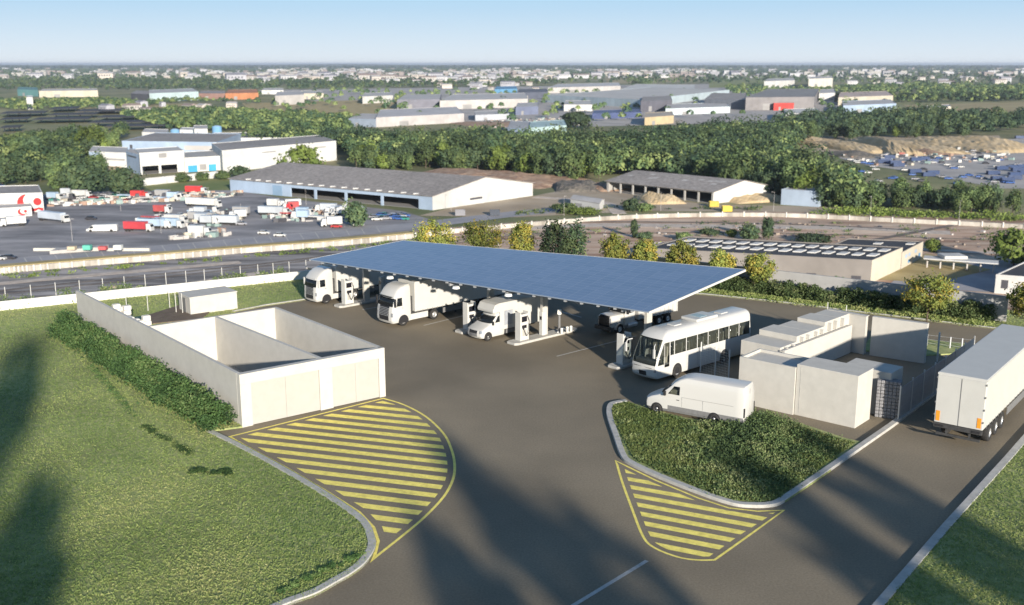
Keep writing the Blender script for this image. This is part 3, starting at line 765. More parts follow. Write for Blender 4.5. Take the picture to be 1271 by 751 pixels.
def wheel(root, x, y, r, w_, rimc='rim', name='wheel'):
    k = (r, w_, rimc)
    if k not in _wh:
        mb = MB(); n = 22; prof = [(r*.55, -w_/2), (r*.93, -w_/2), (r, -w_*.36), (r, w_*.36), (r*.93, w_/2), (r*.55, w_/2), (r*.55, -w_/2)]
        vs = []; fs = []
        for i in range(n):
            a = 2*math.pi*i/n; vs += [(p[0]*math.cos(a), p[1], p[0]*math.sin(a)) for p in prof]
        m_ = len(prof)
        for i in range(n):
            for j in range(m_-1): fs.append((i*m_+j, i*m_+j+1, ((i+1) % n)*m_+j+1, ((i+1) % n)*m_+j))
        mb.add(vs, fs); me = mb.mesh('tyre', M['tyre'], True)
        mr = MB(); vs = []; fs = []
        for s in (-1, 1):
            k0 = len(vs); pr = [(r*.56, w_*.46), (r*.5, w_*.30), (r*.24, w_*.26), (r*.2, w_*.42), (.0, w_*.44)]
            for i in range(n):
                a = 2*math.pi*i/n; vs += [(p[0]*math.cos(a), s*p[1], p[0]*math.sin(a)) for p in pr]
            for i in range(n):
                for j in range(4):
                    f = (k0+i*5+j, k0+i*5+j+1, k0+((i+1) % n)*5+j+1, k0+((i+1) % n)*5+j); fs.append(f if s < 0 else f[::-1])
        mr.add(vs, fs); _wh[k] = (me, mr.mesh('rim', M[rimc], True))
    o = link(name, _wh[k][0], root); o.location = (x, y, r); c = link('rim', _wh[k][1], o); return o
def arch(root, x, y, r, sgn, hw):
    mb = MB(); n = 12; yo = sgn*(hw+.006)
    pts = [(x+(r*1.16)*math.cos(math.pi*i/n), yo, r+(r*1.16)*math.sin(math.pi*i/n)) for i in range(n+1)]+[(x-r*1.16, yo, r*.62), (x+r*1.16, yo, r*.62)]
    mb.quad(*(pts if sgn < 0 else pts[::-1])); o = mb.build('wheel_arch', M['black'], root)
    s = o.modifiers.new('t', 'SOLIDIFY'); s.thickness = .01
def place(name, label, cat, x, y, deg, s, group=None): return thing(name, label, cat, (x, y, .004), R(deg), group, s)

def truck_cab(root, style=0, L=2.3, H=3.85):
    if style == 0: fx = [.14,.02,.0,.04,.10,.16,.36,.46,.78,1.15,1.6]
    else: fx = [.10,.0,.0,.02,.05,.08,.22,.34,.75,1.2,1.7]
    zs = [.38,.62,1.0,1.38,1.72,1.95,2.72,2.95,3.4,H-.15,H]
    hw = [1.16,1.24,1.25,1.25,1.25,1.25,1.22,1.22,1.20,1.14,1.0]
    st = [(z, f, L, h, .24 if z < 3.3 else .3, .08, .10) for z, f, h in zip(zs, fx, hw)]
    xs = [.52,.62,1.28,1.4]
    def pick(i, j, s):
        z0 = zs[i]
        if i == 5 and j <= 3: return 'windscreen'
        if i == 5 and j == 8: return ('window', s)
        if i in (2, 3, 4) and j <= 1: return 'grille'
        if i == 1 and j <= 1: return 'lower_grille'
        if i == 2 and j in (3, 4): return ('headlight', s)
        if i == 0: return 'bumper' if j <= 5 else 'body'
        return 'body'
    emit(body_loft(st, xs, pick), {'windscreen':'darkglass','window':'darkglass','grille':'black','lower_grille':'black','headlight':'lens','bumper':'paint'}, root, {'body':'cab'})
    mb = MB()
    for k, z in enumerate([1.08,1.22,1.36,1.5,1.64,1.78]):
        wd = .62+.03*k; mb.box(-.04+.1*(z-1.0)/.9,.03+.1*(z-1.0)/.9,-wd,wd,z,z+.035)
    mb.build('grille_bar', M['steel'], root)
    MB().box(.26,.5,-.9,.9,2.80,2.86).build('sun_visor', M['darkglass'] if style == 0 else M['paint'], root)
    for s in (-1, 1):
        arch(root, 1.4, 0, .5, s, 1.25); 
        MB().box(.28,.40,s*1.42-.1,s*1.42+.1,1.95,2.75).build('mirror', M['paint'] if style else M['black'], root, bevel=.03)
        MB().box(.32,.42,min(s*1.2,s*1.42),max(s*1.2,s*1.42),2.68,2.72).build('mirror_arm', M['black'], root)
        MB().box(1.26,1.38,s*1.255-.02,s*1.255+.02,1.72,1.76).build('door_handle', M['black'], root)
    MB().box(.5,.8,-.55,.55,1.5,2.45).build('seat', M['seat'], root)
    MB().box(.2,2.2,-1.0,1.0,.55,.9).build('cab_floor', M['chassis'], root)
def cargo(root, x0, x1, h=4.0, z0=1.15, hw=1.27, m='curtain', ribs=True):
    MB().box(x0,x1,-hw,hw,z0,h).build('cargo_box', M[m], root, bevel=.04)
    MB().box(x0-.01,x1+.01,-hw-.012,hw+.012,h-.13,h-.03).build('roof_rail', M['paint'], root)
    if ribs:
        mb = MB(); n = int((x1-x0)/.62)
        for i in range(n):
            x = x0+.3+i*(x1-x0-.5)/n
            for s in (-1, 1): mb.box(x,x+.05,s*(hw+.008)-.006,s*(hw+.008)+.006,z0-.08,z0+.1)
        mb.build('strap', M['greyplas'], root)
    MB().box(x0+.1,x1-.05,-.45,.45,z0-.28,z0-.003).build('chassis', M['chassis'], root)
def rear_end(root, x1, hw=1.27, z0=1.15, h=4.0):
    mb = MB().box(x1+.001,x1+.05,-hw+.03,-.012,z0+.02,h-.16); mb.build('rear_door', M['curtain'], root, bevel=.01)
    mb = MB().box(x1+.001,x1+.05,.012,hw-.03,z0+.02,h-.16); mb.build('rear_door', M['curtain'], root, bevel=.01)
    MB().box(x1-.06,x1+.07,-hw,hw,z0-.27,z0-.01).build('bumper', M['chassis'], root, bevel=.02)
    mb = MB()
    mb.box(x1+.052,x1+.06,-.02,.02,z0+.03,h-.17)
    mb.build('lock_rod', M['greyplas'], root)
    for s in (-1,1):
        MB().box(x1+.055,x1+.07,s*(hw-.2)-.1,s*(hw-.2)+.1,z0+.12,z0+.68).build('reflector', M['amber'], root)
        mb = MB()
        for z in (z0+.4,z0+1.1,z0+1.8,z0+2.5): mb.box(x1-.02,x1+.075,s*(hw-.015)-.03,s*(hw-.015)+.03,z,z+.1)
        mb.build('hinge', M['greyplas'], root)
        MB().box(x1+.07,x1+.1,s*.95-.2,s*.95+.2,z0-.2,z0-.08).build('rear_lamp', M['black'], root)
    MB().box(x1-.2,x1-.1,-1.15,1.15,.42,.56).build('underrun_bar', M['chassis'], root)
    for s in (-1,1): MB().box(x1-.19,x1-.11,s*.6-.05,s*.6+.05,.56,z0-.2).build('bar_bracket', M['chassis'], root)
def semi(root, style, Ltot=16.2):
    truck_cab(root, style)
    MB().box(1.2,6.0,-.42,.42,.6,.95).build('frame_rail', M['chassis'], root)
    for s in (-1,1):
        MB().box(2.1,4.35,s*1.12-.11,s*1.12+.11,.42,.98).build('side_skirt', M['paint'], root, bevel=.03)
        for x in (1.4, 5.1): wheel(root, x, s*1.08, .5, .34)
        for x in (Ltot-5.2,Ltot-3.9,Ltot-2.6): wheel(root, x, s*1.08, .5, .36)
        MB().box(6.2,Ltot-6.2,s*1.2-.02,s*1.2+.02,.5,.98).build('side_guard', M['greyplas'], root)
    cargo(root, 2.75, Ltot); rear_end(root, Ltot)
    MB().box(2.32,2.74,-.9,.9,.98,2.6).build('air_tank', M['chassis'], root)
    MB().box(8.2,8.35,-.7,-.55,.1,.9).box(8.2,8.35,.55,.7,.1,.9).build('landing_leg', M['chassis'], root)
t = place('semi_truck', 'white semi truck with plain white trailer parked farthest left under the canopy', 'truck', -19.0, 95.1, 43.5, .86); semi(t, 1, 15.6)
t = place('semi_truck', 'white semi truck with slatted dark grille, second from the left under the canopy', 'truck', -11.03, 86.65, 43.5, .92); semi(t, 0, 16.4)

# trailer on the access road
t = place('semi_trailer', 'white box trailer seen from behind on the access road at the right', 'trailer', 0, 0, 52, 1.08)
hd = Vector((math.cos(R(52)), math.sin(R(52)), 0)); t.location = Vector((26.2, 57.9, .004))+hd*13.6*1.08; t.rotation_euler = (0, 0, R(52+180))
cargo(t, 0, 13.6); rear_end(t, 13.6)
for s in (-1,1):
    for x in (9.1,10.4,11.7): wheel(t, x, s*1.06, .5, .38)
    MB().box(3.2,7.9,s*1.2-.02,s*1.2+.02,.5,.98).build('side_guard', M['greyplas'], t)
    MB().box(2.4,2.55,s*.65-.08,s*.65+.08,.0,.95).build('landing_leg', M['chassis'], t)
    MB().box(2.3,2.65,s*.65-.16,s*.65+.16,-.004,.04).build('landing_foot', M['chassis'], t)

# panel van
def vanstations(H, L, hwr=.97):
    zs = [.28,.45,.72,.98,1.15,1.32,1.5,2.05,2.28,H-.22,H-.08,H]
    xf = [.14,.02,.0,.06,.35,.85,1.10,1.72,1.92,2.25,2.6,3.1]
    hw = [.95,1.0,1.0,1.0,1.0,.99,.985,.93,.91,.87,.80,.62]
    return zs, [(z, f, L-(.0 if z < 2.2 else .03+.1*(z-2.2)), h, .28, .12, .22) for z, f, h in zip(zs, xf, hw)]
t = place('panel_van', 'white high roof panel van with dark side moulding, parked behind the planting bed', 'van', 9.01, 65.08, -31.77, .98)
zs, st = vanstations(2.72, 6.9)
def pick(i, j, s):
    if i in (6, 7) and j <= 4 and i == 6: return 'windscreen'
    if i == 6 and j == 7: return ('window', s)
    if i == 2 and j in (3, 4): return ('headlight', s)
    if i == 1 and j <= 4: return 'bumper'
    if i in (0,): return 'lower_trim' 
    if i == 1 and j > 6 and j < 13: return 'side_moulding'
    if i == 2 and j <= 1: return 'grille'
    return 'body'
emit(body_loft(st, [1.75, 2.55, 2.7, 4.5, 6.3], pick), {'windscreen':'darkglass','window':'glass','headlight':'lens','bumper':'greyplas','lower_trim':'greyplas','side_moulding':'greyplas','grille':'black'}, t)
for s in (-1,1):
    for x in (1.0, 4.95): wheel(t, x, s*.9, .36, .26); arch(t, x, 0, .36, s, 1.0)
    MB().box(1.5,1.65,s*1.12-.09,s*1.12+.09,1.38,1.68).build('mirror', M['black'], t, bevel=.03)
    MB().box(1.55,1.62,min(s*.95,s*1.08),max(s*.95,s*1.08),1.42,1.46).build('mirror_arm', M['black'], t)
    MB().box(2.35,2.55,s*1.0-.02,s*1.0+.02,1.15,1.19).build('door_handle', M['black'], t)
    MB().box(6.86,6.92,s*.9-.07,s*.9+.07,.75,1.35).build('rear_lamp', M['black'], t)
    mb = MB(); 
    for x in (2.72, 4.15): mb.box(x,x+.012,s*1.0-.006,s*1.0+.006,.75,1.4)
    mb.box(2.72,6.2,s*1.0-.006,s*1.0+.006,1.395,1.41); mb.build('panel_seam', M['greyplas'], t)
MB().box(1.8,2.3,-.75,-.2,.6,1.75).build('seat', M['seat'], t); MB().box(1.8,2.3,.2,.75,.6,1.75).build('seat', M['seat'], t)
MB().box(.5,6.7,-.9,.9,.3,.6).build('floor_pan', M['chassis'], t)
MB().box(6.885,6.9,-.006,.006,.6,2.45).build('rear_door_seam', M['greyplas'], t)
# box van
t = place('box_van', 'white box van with grey side door, parked beside the third island', 'van', -3.21, 81.81, 42, .93)
zs, st = vanstations(2.55, 2.9)
def pick(i, j, s):
    if i == 6 and j <= 4: return 'windscreen'
    if i == 6 and j == 7: return ('window', s)
    if i == 2 and j in (3, 4): return ('headlight', s)
    if i == 1 and j <= 1: return 'bumper'
    if i == 2 and j <= 1: return 'grille'
    return 'body'
emit(body_loft(st, [1.75, 2.4, 2.5], pick), {'windscreen':'darkglass','window':'darkglass','headlight':'lens','bumper':'greyplas','grille':'black'}, t, {'body':'cab'})
mb = MB().xprism([(2.3,.75),(7.3,.75),(7.3,3.2),(2.2,3.2),(1.75,3.1),(1.45,2.6),(1.5,2.36),(2.3,2.36)], -1.08, 1.08)
mb.build('cargo_box', M['curtain'], t, bevel=.06)
for s in (-1,1):
    MB().box(2.75,3.75,s*1.085-.012,s*1.085+.012,1.15,2.45).build('side_door', M['fence'], t)
    for x in (.95, 5.2): wheel(t, x, s*.9, .38, .26)
    arch(t, .95, 0, .38, s, 1.0)
    MB().box(1.35,1.47,s*1.14-.09,s*1.14+.09,1.35,1.7).build('mirror', M['black'], t, bevel=.03)
    MB().box(1.4,1.46,min(s*.95,s*1.08),max(s*.95,s*1.08),1.42,1.46).build('mirror_arm', M['black'], t)
    MB().box(3.0,4.6,s*.98-.02,s*.98+.02,.35,.7).build('side_guard', M['greyplas'], t)
MB().box(.6,7.1,-.4,.4,.45,.74).build('chassis', M['chassis'], t)
MB().box(1.8,2.2,-.7,.7,.6,1.7).build('seat', M['seat'], t)
# conventional tipper
t = place('tipper_truck', 'white bonneted tipper truck with black grille and ribbed tipping body', 'truck', 7.58, 84.03, 40, .8)
mb = MB()
st = [(.75,.25,2.1,.95,.2,.05,.05),(1.0,.12,2.1,.98,.2,.05,.05),(1.75,.15,2.1,.95,.2,.05,.05),(1.95,.3,2.1,.86,.2,.05,.05),(2.02,.5,2.1,.7,.2,.05,.05)]
def pick(i, j, s):
    if j <= 2 and i in (0, 1, 2): return 'grille'
    if i == 1 and j in (3, 4): return ('headlight', s)
    return 'body'
emit(body_loft(st, [1.0], pick), {'grille':'black','headlight':'lens'}, t, {'body':'bonnet'})
st = [(.8,2.08,3.6,1.15,.1,.05,.02),(1.9,2.05,3.6,1.15,.1,.05,.02),(2.0,2.1,3.6,1.15,.12,.05,.04),(2.65,2.35,3.6,1.1,.15,.05,.06),(2.85,2.5,3.6,1.0,.2,.1,.06),(2.92,2.7,3.5,.8,.2,.1,.06)]
def pick(i, j, s):
    if i == 2 and j <= 3: return 'windscreen'
    if i == 2 and j == 7: return ('window', s)
    return 'body'
emit(body_loft(st, [2.55, 3.25], pick), {'windscreen':'darkglass','window':'darkglass'}, t, {'body':'cab'})
MB().box(-.05,.2,-1.2,1.2,.4,.85).build('bumper', M['chassis'], t, bevel=.04)
MB().box(.3,10.2,-.42,.42,.6,.95).build('chassis', M['chassis'], t)
mb = MB(); z0, z1 = 1.15, 3.0
mb.box(4.0,10.2,-1.22,-1.16,z0,z1); mb.box(4.0,10.2,1.16,1.22,z0,z1); mb.box(4.0,4.06,-1.16,1.16,z0,z1+.25); mb.box(10.14,10.2,-1.16,1.16,z0,z1+.3); mb.box(4.06,10.14,-1.16,1.16,z0,z0+.08)
mb.build('tipping_body', M['paint'], t)
mb = MB()
for k in range(10):
    x = 4.05+k*.67
    for s in (-1,1): mb.box(x,x+.1,s*1.26-.04,s*1.26+.04,z0-.02,z1)
for s in (-1,1): mb.box(3.98,10.22,s*1.24-.07,s*1.24+.07,z1,z1+.1)
mb.build('body_rib', M['paint'], t)
for s in (-1,1):
    wheel(t, 1.35, s*1.02, .52, .32)
    for x in (7.4, 8.8): wheel(t, x, s*1.02, .52, .36)
    mb = MB(); n_f = 8
    for k in range(n_f):
        a0_, a1_ = math.pi*k/n_f, math.pi*(k+1)/n_f; rr = .62
        mb.quad((1.35+rr*math.cos(a0_), s*.85, .52+rr*math.sin(a0_)), (1.35+rr*math.cos(a1_), s*.85, .52+rr*math.sin(a1_)), (1.35+rr*math.cos(a1_), s*1.22, .52+rr*math.sin(a1_)), (1.35+rr*math.cos(a0_), s*1.22, .52+rr*math.sin(a0_)))
    o = mb.build('mudguard', M['paint'], t); q = o.modifiers.new('t', 'SOLIDIFY'); q.thickness = .04
    MB().tube((2.5,s*.98,.72),(3.9,s*.98,.72),.3,n=14).build('fuel_tank', M['steel'], t)
    MB().box(2.2,2.35,s*1.38-.1,s*1.38+.1,2.0,2.5).build('mirror', M['black'], t, bevel=.02)
    MB().box(2.24,2.3,min(s*1.1,s*1.3),max(s*1.1,s*1.3),2.4,2.44).build('mirror_arm', M['black'], t)
MB().tube((3.85,.9,1.0),(3.85,.9,3.3),.07,n=8).build('exhaust', M['steel'], t)
# coach
t = place('coach', 'white coach with tall windscreen and a row of side windows, parked by the wire fence', 'coach', 9.24, 70.78, 41.97, .90); t.scale = (.9,.9,1.02)
zs = [.30,.46,.78,1.02,1.25,1.62,1.78,2.75,2.98,3.22,3.42,3.52]
xf = [.20,.06,.0,.01,.04,.16,.22,.78,.92,1.15,1.5,2.0]
hw = [1.22,1.27,1.275,1.275,1.275,1.275,1.27,1.235,1.22,1.17,1.0,.75]
st = [(z, f, 12.6-(0 if z < 2.6 else .12), h, .2, .15, .14) for z, f, h in zip(zs, xf, hw)]
win = [2.30,2.39,3.78,3.87,5.18,5.27,6.58,6.67,7.98,8.07,9.38,9.47,10.78,10.87,12.3]
xs = [1.12,1.17,1.75,1.85]+win
def pick(i, j, s):
    b = j-6                                     # bay index: 0 is corner to xs[0]
    if 4 <= i <= 7 and j <= 3: return 'windscreen'
    if 4 <= i <= 6 and b in (0,): return ('window', s, 'a')
    if 3 <= i <= 6 and b == 2: return ('door_glass', s)
    if i in (6,) and b >= 4 and b % 2 == 0 and b <= 18: return ('window', s, b)
    if i == 2 and j in (3, 4): return ('headlight', s)
    if i == 1 and j <= 0: return 'lower_grille'
    return 'body'
emit(body_loft(st, xs, pick), {'windscreen':'glass','window':'glass','door_glass':'glass','headlight':'lens','lower_grille':'black'}, t)
MB().box(.3,12.4,-1.15,1.15,1.15,1.25).build('floor', M['greyplas'], t)
MB().box(.4,12.4,-1.15,1.15,.35,.55).build('chassis', M['chassis'], t)
MB().box(.3,.75,-1.0,1.0,1.26,1.55).build('dashboard', M['greyplas'], t, bevel=.05)
sm = MB(); sm.box(0,.45,-.42,.42,0,.45); sm.box(.38,.5,-.42,.42,.45,1.15); sme = sm.mesh('seat', M['seat'])
for k in range(12):
    for s in (-1,1):
        if k == 0 and s == 1: continue
        o = link('seat', sme, t); o.location = (1.25+k*.9, s*.68, 1.26)
for s in (-1,1):
    for x in (2.75, 8.9): wheel(t, x, s*1.14, .5, .3); arch(t, x, 0, .5, s, 1.275)
    mb = MB(); P_ = [(.1,s*1.18,2.85),(-.25,s*1.38,2.8),(-.35,s*1.45,2.55)]
    for a, b in zip(P_, P_[1:]): mb.tube(a, b, .04, n=6)
    mb.build('mirror_arm', M['paint'], t); MB().box(-.42,-.3,s*1.45-.1,s*1.45+.1,1.95,2.6).build('mirror', M['paint'], t, bevel=.03)
    mb = MB()
    for x in (3.9,5.3,6.7,8.1): mb.box(x,x+.012,s*1.275-.005,s*1.275+.005,.5,1.6)
    mb.build('hatch_seam', M['greyplas'], t)
MB().box(5.6,8.4,-.85,.85,3.5,3.72).build('roof_air_unit', M['paint'], t, bevel=.08)
MB().box(6.4,7.3,-.5,.5,3.722,3.74).build('air_grille', mat('pale blue grille', (.30,.42,.47), .5, var=.2, scale=20), t)
MB().box(3.3,4.2,-.4,.4,3.5,3.58).build('roof_hatch', M['paint'], t, bevel=.03)
MB().box(9.4,10.3,-.4,.4,3.5,3.58).build('roof_hatch', M['paint'], t, bevel=.03)
MB().box(.02,.06,-.9,.9,1.05,1.07).build('wiper', M['black'], t)

# ------------------------------------------------------------ trees close to the yard
def make_tree(name, label, loc, H, rx, m, seed, cat='tree', group=None, ncl=46, per=62, leaf=.14, trunk=.09, crown_low=.3, cl=.34, hol=.5):
    r = np.random.default_rng(seed); t = thing(name, label, cat, loc, 0, group)
    zc = H*(1+crown_low)/2; rz = H*(1-crown_low)/2*.9
    P, T, O = crown_pts(r, ncl, per, rx*.85, rx*.85, rz, zc, cl, hol)
    leaves('crown', P, leaf, m, T, t, seed=seed, out=O, jit=.6)
    mb = MB(); mb.tube((0,0,-.1),(0,0,H*.5),trunk,trunk*.6,n=8)
    for k in range(8):
        a = r.uniform(0, 6.28); z = H*r.uniform(crown_low*.7, crown_low*.8+.12); e = r.uniform(.5, .9)
        mb.tube((0,0,z),(rx*e*math.cos(a),rx*e*math.sin(a),z+H*r.uniform(.12,.35)),trunk*.5,trunk*.12,n=5)
    mb.tube((0,0,H*.48),(.05,.02,H*.88),trunk*.6,trunk*.15,n=6)
    mb.build('trunk', M['bark'], t); return t
def tree_px(cx_, base, top, width, m, label, seed, **k):
    p = G(cx_, base); H = HT(p, top); D = (p-Vector((0,0,CAMH))).length; rx = width/2/FPX*D
    return make_tree('young_tree', label, p, H, rx, m, seed, **k)
AT = [(541,333,273,54,'first from the left behind the canopy'),(599,336,272,60,'second from the left behind the canopy, widest crown'),(648,340,274,38,'behind the canopy next to dark evergreen bushes'),
      (762,350,289,38,'fourth in the row, just right of the dark evergreens'),(799,352,297,38,'fifth in the row, before the dirt strip'),(845,356,300,44,'in front of the white signboard building wall'),
      (893,361,311,36,'small, near the canopy corner'),(940,366,312,38,'with bare trunk, right of the canopy corner'),(1150,402,339,68,'large and round, in front of the hedge by the grey wall'),(1275,412,352,56,'cut by the right edge of view')]
for i, (x, b, tp, wd, s_) in enumerate(AT):
    tree_px(x, b, tp, wd, M['autumn'], 'yellow green autumn tree '+s_, 60+i, group='autumn trees along the back of the yard', ncl=60, per=70, leaf=.125)
p = G(690,345); make_tree('evergreen_bush', 'dark bushy evergreen, the left one of two behind the canopy', p, HT(p,271), 2.1, M['treedark'], 81, cat='bush', ncl=60, per=60, crown_low=.05, leaf=.16)
p = G(715,345); make_tree('evergreen_bush', 'smaller dark evergreen at the right of the pair behind the canopy', p, HT(p,274), 1.3, M['treedark'], 82, cat='bush', ncl=40, per=50, crown_low=.05, leaf=.16)
# tall trees behind the viewpoint that shade the road and the left lawn
for i, (gx, gy, H, rx, s_) in enumerate(SHADE):
    hs_ = math.hypot(SX, SY); L = (gy+9+3*(i % 3))/(-SY/hs_); H = L*math.tan(R(SUN_EL))/.86
    make_tree('tall_tree', s_, (gx+SX/hs_*L, gy+SY/hs_*L, 0), H, rx, M['tree'], 90+i, ncl=26, per=46, leaf=.28, trunk=.2, cl=.34, crown_low=.68)
# ------------------------------------------------------------ the plain beyond, 38 m lower
def poly_sheet(name, pts, z, m, lab=None):
    P = [F(*q) for q in pts]; mb = MB(); mb.quad(*[(p.x, p.y, ZL+z) for p in P]); return struct(mb.build(name, m))
M['plain'] = mat('plain ground', (.10,.13,.045), .95, c2=(.28,.25,.13), scale=.012, big=.3, bigscale=.002)
mb = MB(); Rr = 60000
mb.quad(*[(Rr*math.cos(a*math.pi/24), Rr*math.sin(a*math.pi/24), ZL) for a in range(48)])
struct(mb.build('ground', M['plain']))
M['lot'] = mat('old asphalt of the lot', (.19,.185,.19), .9, c2=(.31,.295,.295), scale=.1, big=.22, bigscale=.05, bump=.1, stretch=(.5,1.2,1))
M['lot2'] = mat('road asphalt', (.25,.25,.265), .9, c2=(.33,.32,.33), scale=.1)
M['dirt'] = mat('bare dirt', (.30,.17,.11), .95, c2=(.60,.47,.35), scale=.13, big=.25, bigscale=.03, bump=.2, stretch=(.2,1.2,1))
M['darkdirt'] = mat('dark trampled ground', (.075,.068,.066), .95, c2=(.44,.41,.39), scale=.16, big=.4, bigscale=.05, stretch=(.22,1.2,1))
M['tan'] = mat('tan dust', (.33,.26,.18), .95, c2=(.42,.35,.26), scale=.04, big=.15)
M['drygrass'] = mat('dry grass', (.27,.21,.09), .95, c2=(.42,.34,.17), scale=.08, bump=.3)
M['field'] = mat('stubble field', (.26,.21,.10), .95, c2=(.34,.28,.14), scale=.02)
M['meadow'] = mat('meadow', (.13,.17,.05), .95, c2=(.25,.25,.09), scale=.03)
M['yardgrey'] = mat('grey service yard', (.30,.28,.26), .9, c2=(.42,.39,.36), scale=.03)
M['pale'] = mat('pale concrete', (.50,.48,.44), .85, var=.12, scale=.3)
poly_sheet('dark_ground', [(-200,420),(-200,338),(0,332),(290,306),(515,288),(560,300),(420,335),(300,372),(100,420)], .05, M['darkdirt'])
poly_sheet('dirt_ground', [(300,372),(420,332),(516,286),(640,276),(800,266),(960,262),(1420,276),(1500,420),(1000,430),(500,420)], .03, M['dirt'])
poly_sheet('lorry_park', [(-260,330),(-200,250),(0,243),(120,238),(290,236),(350,246),(500,262),(532,272),(520,286),(290,306),(0,330)], .06, M['lot'])
poly_sheet('road', [(-260,345),(-200,336),(0,322),(285,297),(520,276),(640,262),(760,252),(765,257),(640,269),(520,284),(290,306),(0,333)], .1, M['lot2'])
poly_sheet('dusty_yard', [(520,268),(560,258),(664,243),(700,236),(756,238),(880,254),(980,256),(1040,258),(1040,264),(800,262),(640,270)], .08, M['tan'])
poly_sheet('service_yard', [(1040,196),(1100,178),(1271,172),(1420,172),(1440,236),(1240,234),(1150,216),(1075,205)], .06, M['yardgrey'])
poly_sheet('sand_yard', [(975,170),(1240,168),(1250,186),(1060,198),(990,186)], .08, M['tan'])
poly_sheet('field', [(750,96),(850,95),(870,101),(755,104)], .1, M['field'])
poly_sheet('field', [(1120,130),(1300,126),(1340,150),(1150,143)], .1, M['field'])
poly_sheet('field', [(300,128),(500,123),(530,141),(320,147)], .1, M['drygrass'])
poly_sheet('meadow', [(880,100),(960,99),(960,108),(880,109)], .1, M['meadow'])
poly_sheet('meadow', [(170,228),(290,218),(292,236),(190,238)], .12, M['meadow'])
poly_sheet('service_yard', [(300,112),(900,104),(1100,118),(1020,150),(620,160),(560,150)], .05, M['yardgrey'])
poly_sheet('lane', [(1145,322),(1271,324),(1400,340),(1400,372),(1100,356)], .09, M['lot2'])
poly_sheet('dry_lawn', [(1085,347),(1150,315),(1230,335),(1160,352)], .12, M['drygrass'])
poly_sheet('field', [(100,132),(250,128),(300,138),(90,142)], .07, M['drygrass'])
# hills on the horizon
M['hill'] = mat('wooded hill', (.03,.045,.022), .95, c2=(.07,.085,.04), scale=.004)
mb = MB(); rr = np.random.default_rng(3); n_ = 160; vs = []; fs = []
ph = rr.uniform(0, 6.28, 8)
for i in range(n_+1):
    a = R(30)+R(120)*i/n_; u = i/n_*40
    h = 34+sum(math.sin(u*(.3+.31*k)+ph[k])*8/(1+.35*k) for k in range(8))
    for (rd, hh) in ((17000,0),(18500,.75),(20000,1),(23000,.0)):
        vs.append((rd*math.cos(a), rd*math.sin(a), ZL-.2+(max(8, h)*hh)))
for i in range(n_):
    for j in range(3): fs.append((i*4+j, (i+1)*4+j, (i+1)*4+j+1, i*4+j+1))
mb.add(vs, fs); struct(mb.build('hills', M['hill'], smooth=True))

# white retaining wall and dry verge running across
wp = [(-90,347),(0,340),(60,334.5),(206,322.5),(300,314.5),(414,306),(514,296)]
P = smooth_line([F(*q) for q in wp], 3)
rw = thing('retaining_wall', 'long pale concrete retaining wall below the dry verge at the left', 'wall')
mb = MB(); mb.sweep(P, .8, 1.7, ZL); mb.build('wall_face', mat('stained concrete', (.22,.20,.17), .9, c2=(.50,.47,.42), scale=.2, stretch=(1,1,.3)), rw)
mb = MB()
for k in range(0, len(P)-1):
    for j in range(3):
        q = P[k].lerp(P[k+1], j/3); mb.box(q.x-.25,q.x+.25,q.y-.25,q.y+.2,ZL,ZL+1.8)
mb.build('buttress', M['pale'], rw)['kind'] = 'stuff'
mb = MB(); mb.sweep([p+Vector((-.3,1.2,0)) for p in P], 4, 1.9, ZL+.0); struct(mb.build('verge', M['drygrass']))
wp2 = [(516,296),(560,290),(660,281),(790,271.5),(950,269),(1107,276),(1271,284),(1400,292)]
P2 = smooth_line([F(*q) for q in wp2], 3)
rw = thing('retaining_wall', 'low stained concrete wall across the dirt ground at the right', 'wall')
mb = MB(); mb.sweep(P2, .8, 1.6, ZL); mb.build('wall_face', bpy.data.materials['stained concrete'], rw)
mb = MB()
for k in range(0, len(P2)-1):
    for j in range(2):
        q = P2[k].lerp(P2[k+1], j/2); mb.box(q.x-.25,q.x+.25,q.y-.3,q.y+.2,ZL,ZL+2.1)
mb.build('buttress', M['pale'], rw)['kind'] = 'stuff'
# parking bay lines
mb = MB()
for i in range(24):
    x = 30+i*19.; y0 = 321.5-(x-30)*.0885; a = F(x, y0-1); b = F(x+5, y0+6.5)
    t_ = (b-a).xy.normalized(); n2 = Vector((-t_.y, t_.x))*.12
    mb.quad((a.x-n2.x,a.y-n2.y,ZL+.14),(b.x-n2.x,b.y-n2.y,ZL+.14),(b.x+n2.x,b.y+n2.y,ZL+.14),(a.x+n2.x,a.y+n2.y,ZL+.14))
a, b = F(30,320.3), F(480,281); mb.quad((a.x,a.y,ZL+.14),(b.x,b.y,ZL+.14),(b.x,b.y+.3,ZL+.14),(a.x,a.y+.3,ZL+.14))
struct(mb.build('parking_marking', M['pale']))

